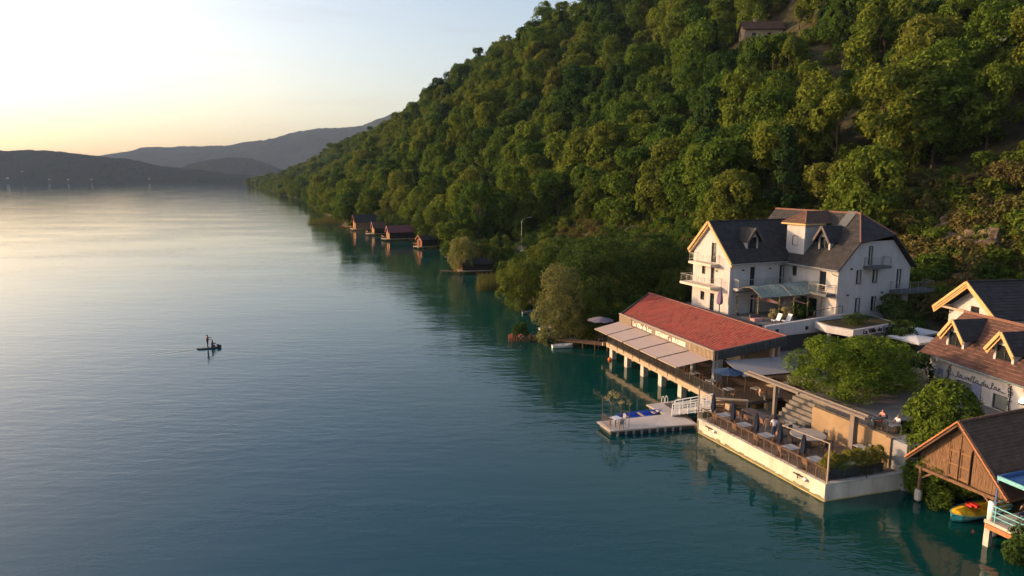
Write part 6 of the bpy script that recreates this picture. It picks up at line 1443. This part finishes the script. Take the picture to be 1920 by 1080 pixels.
# ------------------------------------------------------------------ people
def person(label, loc, rz, pose, cloth, scale=1.0, hairm=None, build=1.08):
    """one continuous skinned body; materials follow the limbs; joints in metres, facing -y"""
    J = {'pelvis': ((0,0,.95),.13), 'waist': ((0,0,1.12),.125), 'chest': ((0,0,1.34),.145), 'neck': ((0,0,1.50),.06), 'head0': ((0,-.01,1.60),.085), 'head1': ((0,-.01,1.72),.07),
         'shl': ((.18,0,1.44),.065), 'ell': ((.25,.02,1.17),.045), 'wrl': ((.26,-.06,.92),.032), 'hal': ((.26,-.09,.84),.036), 'shr': ((-.18,0,1.44),.065), 'elr': ((-.25,.02,1.17),.045), 'wrr': ((-.26,-.06,.92),.032), 'har': ((-.26,-.09,.84),.036),
         'hpl': ((.09,0,.90),.095), 'knl': ((.10,-.02,.50),.065), 'anl': ((.10,.02,.09),.042), 'tol': ((.11,-.15,.04),.035), 'hpr': ((-.09,0,.90),.095), 'knr': ((-.10,-.02,.50),.065), 'anr': ((-.10,.02,.09),.042), 'tor': ((-.11,-.15,.04),.035)}
    for k, v in pose.items(): J[k] = (v, J[k][1])
    E = [('pelvis','waist'),('waist','chest'),('chest','neck'),('neck','head0'),('head0','head1'),('chest','shl'),('shl','ell'),('ell','wrl'),('wrl','hal'),('chest','shr'),('shr','elr'),('elr','wrr'),('wrr','har'),
         ('pelvis','hpl'),('hpl','knl'),('knl','anl'),('anl','tol'),('pelvis','hpr'),('hpr','knr'),('knr','anr'),('anr','tor')]
    ks = list(J); me = bpy.data.meshes.new('person'); me.from_pydata([J[k][0] for k in ks], [(ks.index(a), ks.index(b)) for a, b in E], [])
    o = bpy.data.objects.new('person', me); col.objects.link(o); sm = o.modifiers.new('skin', 'SKIN'); o.modifiers.new('sub', 'SUBSURF').levels = 1
    for i, k in enumerate(ks): d = me.skin_vertices[0].data[i]; d.radius = (J[k][1]*build,)*2; d.use_root = (k == 'pelvis')
    dg = bpy.context.evaluated_depsgraph_get(); nm_ = bpy.data.meshes.new_from_object(o.evaluated_get(dg)); col.objects.unlink(o); bpy.data.objects.remove(o)
    nm_.materials.clear()
    for m_ in (M[cloth.get('skin','skin')], M[cloth['top']], M[cloth['legs']], M['hair']): nm_.materials.append(m_)
    grp = {}
    for k in ks: grp[k] = 0
    for k in ('waist','chest','shl','shr'): grp[k] = 1
    if cloth.get('long'): grp['ell'] = grp['elr'] = 1
    for k in ('pelvis','hpl','hpr','knl','knr'): grp[k] = 2
    if not cloth.get('shorts'): grp['anl'] = grp['anr'] = 2
    if cloth.get('bare'): 
        for k in ('waist','chest','shl','shr'): grp[k] = 0
    pos = np.array([J[k][0] for k in ks]); hx = Vector(J['head1'][0])
    for p in nm_.polygons:
        c = np.array(p.center[:]); k = ks[int(np.argmin(np.linalg.norm(pos-c, axis=1)))]; p.material_index = grp[k]; p.use_smooth = True
        if k in ('head1','head0') and (c[1] > hx.y+.02 or c[2] > hx.z+.05): p.material_index = 3
    nm_.name = 'person'; b = bpy.data.objects.new('person', nm_); col.objects.link(b); b.location = loc; b.rotation_euler = (0,0,rz); b.scale = (scale,)*3
    tag(b, label, 'person'); 
    # face: nose, eyes and mouth as children
    h0 = Vector(J['head0'][0]); hd = MB(); hd.add([h0+Vector((-.015,-.085,.03)), h0+Vector((.015,-.085,.03)), h0+Vector((0,-.115,.02)), h0+Vector((0,-.085,.075))], [(0,1,2),(1,3,2),(3,0,2)])
    link('nose', hd.mesh('nose', M[cloth.get('skin','skin')]), b)
    for sx in (-.032,.032): link('eye', MB().box(h0.x+sx-.012,h0.x+sx+.012,h0.y-.092,h0.y-.082,h0.z+.07,h0.z+.085).mesh('eye', M['hair']), b)
    for sd, w_, e_ in (('l','wrl','hal'),('r','wrr','har')):
        hp = Vector(J[e_][0]); dr = (hp - Vector(J[w_][0])).normalized(); sdv = dr.orthogonal().normalized(); f = MB()
        for q in range(4):
            a = hp + sdv*(q-1.5)*.020; f.tube([a, a+dr*.05, a+dr*(.085-.006*abs(q-1))+Vector((0,-.015,0))], [.010,.009,.007], 5)
        f.tube([hp-dr*.03, hp-dr*.0+sdv*.045, hp+dr*.03+sdv*.05], [.011,.010,.008], 5); link('fingers', f.mesh('fingers', M[cloth.get('skin','skin')]), b)
    return b
SIT = {'pelvis': (0,.05,.52), 'waist': (0,.06,.68), 'chest': (0,.03,.92), 'neck': (0,.0,1.08), 'head0': (0,-.02,1.18), 'head1': (0,-.02,1.30), 'shl': (.18,.02,1.02), 'shr': (-.18,.02,1.02),
       'ell': (.25,-.08,.80), 'wrl': (.15,-.30,.80), 'hal': (.12,-.38,.80), 'elr': (-.25,-.08,.80), 'wrr': (-.15,-.30,.80), 'har': (-.12,-.38,.80),
       'hpl': (.10,.0,.52), 'knl': (.12,-.42,.52), 'anl': (.12,-.40,.09), 'tol': (.13,-.56,.04), 'hpr': (-.10,.0,.52), 'knr': (-.12,-.42,.52), 'anr': (-.12,-.40,.09), 'tor': (-.13,-.56,.04)}
person('standing man in a white shirt and dark trousers among the terrace tables', W(2.75,7.9,1.25), TH+2.6, {'wrl': (.22,-.14,.98), 'hal': (.20,-.20,.95)}, {'top': 'shirt_white', 'legs': 'jeans'}, 1.03)
person('standing person in a tan top beside the man in the white shirt', W(2.65,8.55,1.25), TH+2.8, {}, {'top': 'shirt_tan', 'legs': 'beige_cloth'}, .96)
sitters = [((8.55,2.9),TH-math.pi/2,'person in a pink top at the upper table, facing the lake','shirt_pink'), ((7.3,2.1),TH+math.pi/2,'person in a red top at the upper table with back to the lake railing','shirt_red'), ((8.55,1.6),TH-math.pi/2,'person in a pale shirt at the near end of the upper table','shirt_white')]
for (T, S), rz, lab, c in sitters:
    person(lab, W(T,S,3.2), rz, SIT, {'top': c, 'legs': 'beige_cloth', 'shorts': True})
    place(copy_tree(sc0), W(T,S,3.2), rz, 'dark chair of the ' + lab.split(' at')[0] + ' at the upper table').scale = (1,1,1)
person('dark haired person sitting on the railed platform under the blue awning', W(6.4,-8.9,1.62), TH-math.pi/2, SIT, {'top': 'shirt_dark', 'legs': 'jeans'})
person('person in a pale shirt sitting behind the dark haired one on the platform', W(7.4,-9.1,1.62), TH-math.pi/2, SIT, {'top': 'shirt_white', 'legs': 'jeans'})
for i, (T, S) in enumerate(((6.4,-8.9),(7.4,-9.1))): place(copy_tree(ch0), W(T,S,1.62), TH-math.pi/2, ('chair of the dark haired person on the railed platform', 'chair of the person in a pale shirt on the railed platform')[i])
person('person in a red top under the grey side awning', W(8.9,13.75,2.0), TH+2.4, {}, {'top': 'shirt_red', 'legs': 'jeans'}, .98)
person('person in a tan top sitting at the restaurant deck edge', W(6.7,13.9,2.0), TH+1.2, SIT, {'top': 'shirt_tan', 'legs': 'beige_cloth'})
# paddle board with two people, dark against the bright water
bx, byy = -39.4, 86.4; ang = math.atan2(.35, 1.0)
PB = Thing('paddle_board', 'dark inflatable paddle board out on the open lake', 'paddle board', (bx,byy,0), 'world', None, ang)
m = MB(); n = 14
for k in range(n):
    def hw_(i): s_ = -1 + 2*i/n; return .42*max(0, 1-abs(s_)**3)**.6 + .01
    x0, x1 = -1.5+3.0*k/n, -1.5+3.0*(k+1)/n; a, b = hw_(k), hw_(k+1); za, zb2 = .0+.10*max(0,(2*k/n-1))**3, .10*max(0,(2*(k+1)/n-1))**3
    m.add([(x0,-a,-.04+za),(x1,-b,-.04+zb2),(x1,b,-.04+zb2),(x0,a,-.04+za),(x0,-a,.12+za),(x1,-b,.12+zb2),(x1,b,.12+zb2),(x0,a,.12+za)], [(0,3,2,1),(4,5,6,7),(0,1,5,4),(2,3,7,6)])
PB.part('board', m, M['shirt_dark']); PB.part('deck_pad', MB().box(-1.2,.6,-.28,.28,.124,.14), M['grey_hull']); PB.part('kit_bag', MB().box(1.0,1.45,-.2,.2,.14,.36).box(.9,1.2,-.12,.15,.36,.46), M['shirt_dark'])
wp = lambda x, y, z: Vector((bx+x*math.cos(ang)-y*math.sin(ang), byy+x*math.sin(ang)+y*math.cos(ang), z))
person('standing bare chested paddler in dark shorts on the paddle board', wp(-.15,0,.13), ang+math.pi/2, {'ell': (.30,-.16,1.22), 'wrl': (.12,-.38,1.30), 'hal': (.06,-.43,1.30), 'elr': (-.20,-.16,1.15), 'wrr': (-.0,-.34,1.02), 'har': (.04,-.40,1.0)}, {'top': 'shirt_dark', 'legs': 'shirt_dark', 'bare': True, 'shorts': True, 'skin': 'tan_skin'}, 1.0, build=1.35)
KN = {k: (v[0], v[1], v[2]-.30) for k, v in SIT.items()}; KN.update({'knl': (.2,-.32,.18), 'anl': (.16,.08,.06), 'tol': (.15,.2,.04), 'knr': (-.2,-.32,.18), 'anr': (-.16,.08,.06), 'tor': (-.15,.2,.04)})
person('person in a dark red top kneeling in front of the paddler on the board', wp(.42,0,.13), ang+math.pi/2, KN, {'top': 'shirt_red', 'legs': 'shirt_dark', 'skin': 'tan_skin'}, .95, build=1.3)
pd = Thing('paddle', 'long dark paddle held by the standing paddler', 'paddle', tuple(wp(.28,-.06,.0)), 'world', None, ang); pd.part('shaft', MB().tube([(.02,.0,1.46),(.50,-.34,.35)], .018, 5), M['dark_metal']); pd.part('blade', MB().slab([(.49,-.30,.38),(.52,-.40,.38),(.62,-.46,-.05),(.54,-.36,-.05)], (.01,.01,0)), M['dark_metal'])

# ------------------------------------------------------------------ evening haze over the lake
hz = bpy.data.materials.new('haze'); hz.use_nodes = True; hz.node_tree.nodes.clear()
pv = hz.node_tree.nodes.new('ShaderNodeVolumePrincipled'); pv.inputs['Color'].default_value = (.50,.68,1.0,1)
pv.inputs['Density'].default_value = 5.0e-5; pv.inputs['Anisotropy'].default_value = .0
ho = hz.node_tree.nodes.new('ShaderNodeOutputMaterial'); hz.node_tree.links.new(pv.outputs[0], ho.inputs['Volume'])
hm = MB().box(-8500, 7500, -800, 9500, -15, 660)
tag(link('haze', hm.mesh('haze', hz)), 'thin evening haze over the lake and hills', 'haze', None, 'stuff')
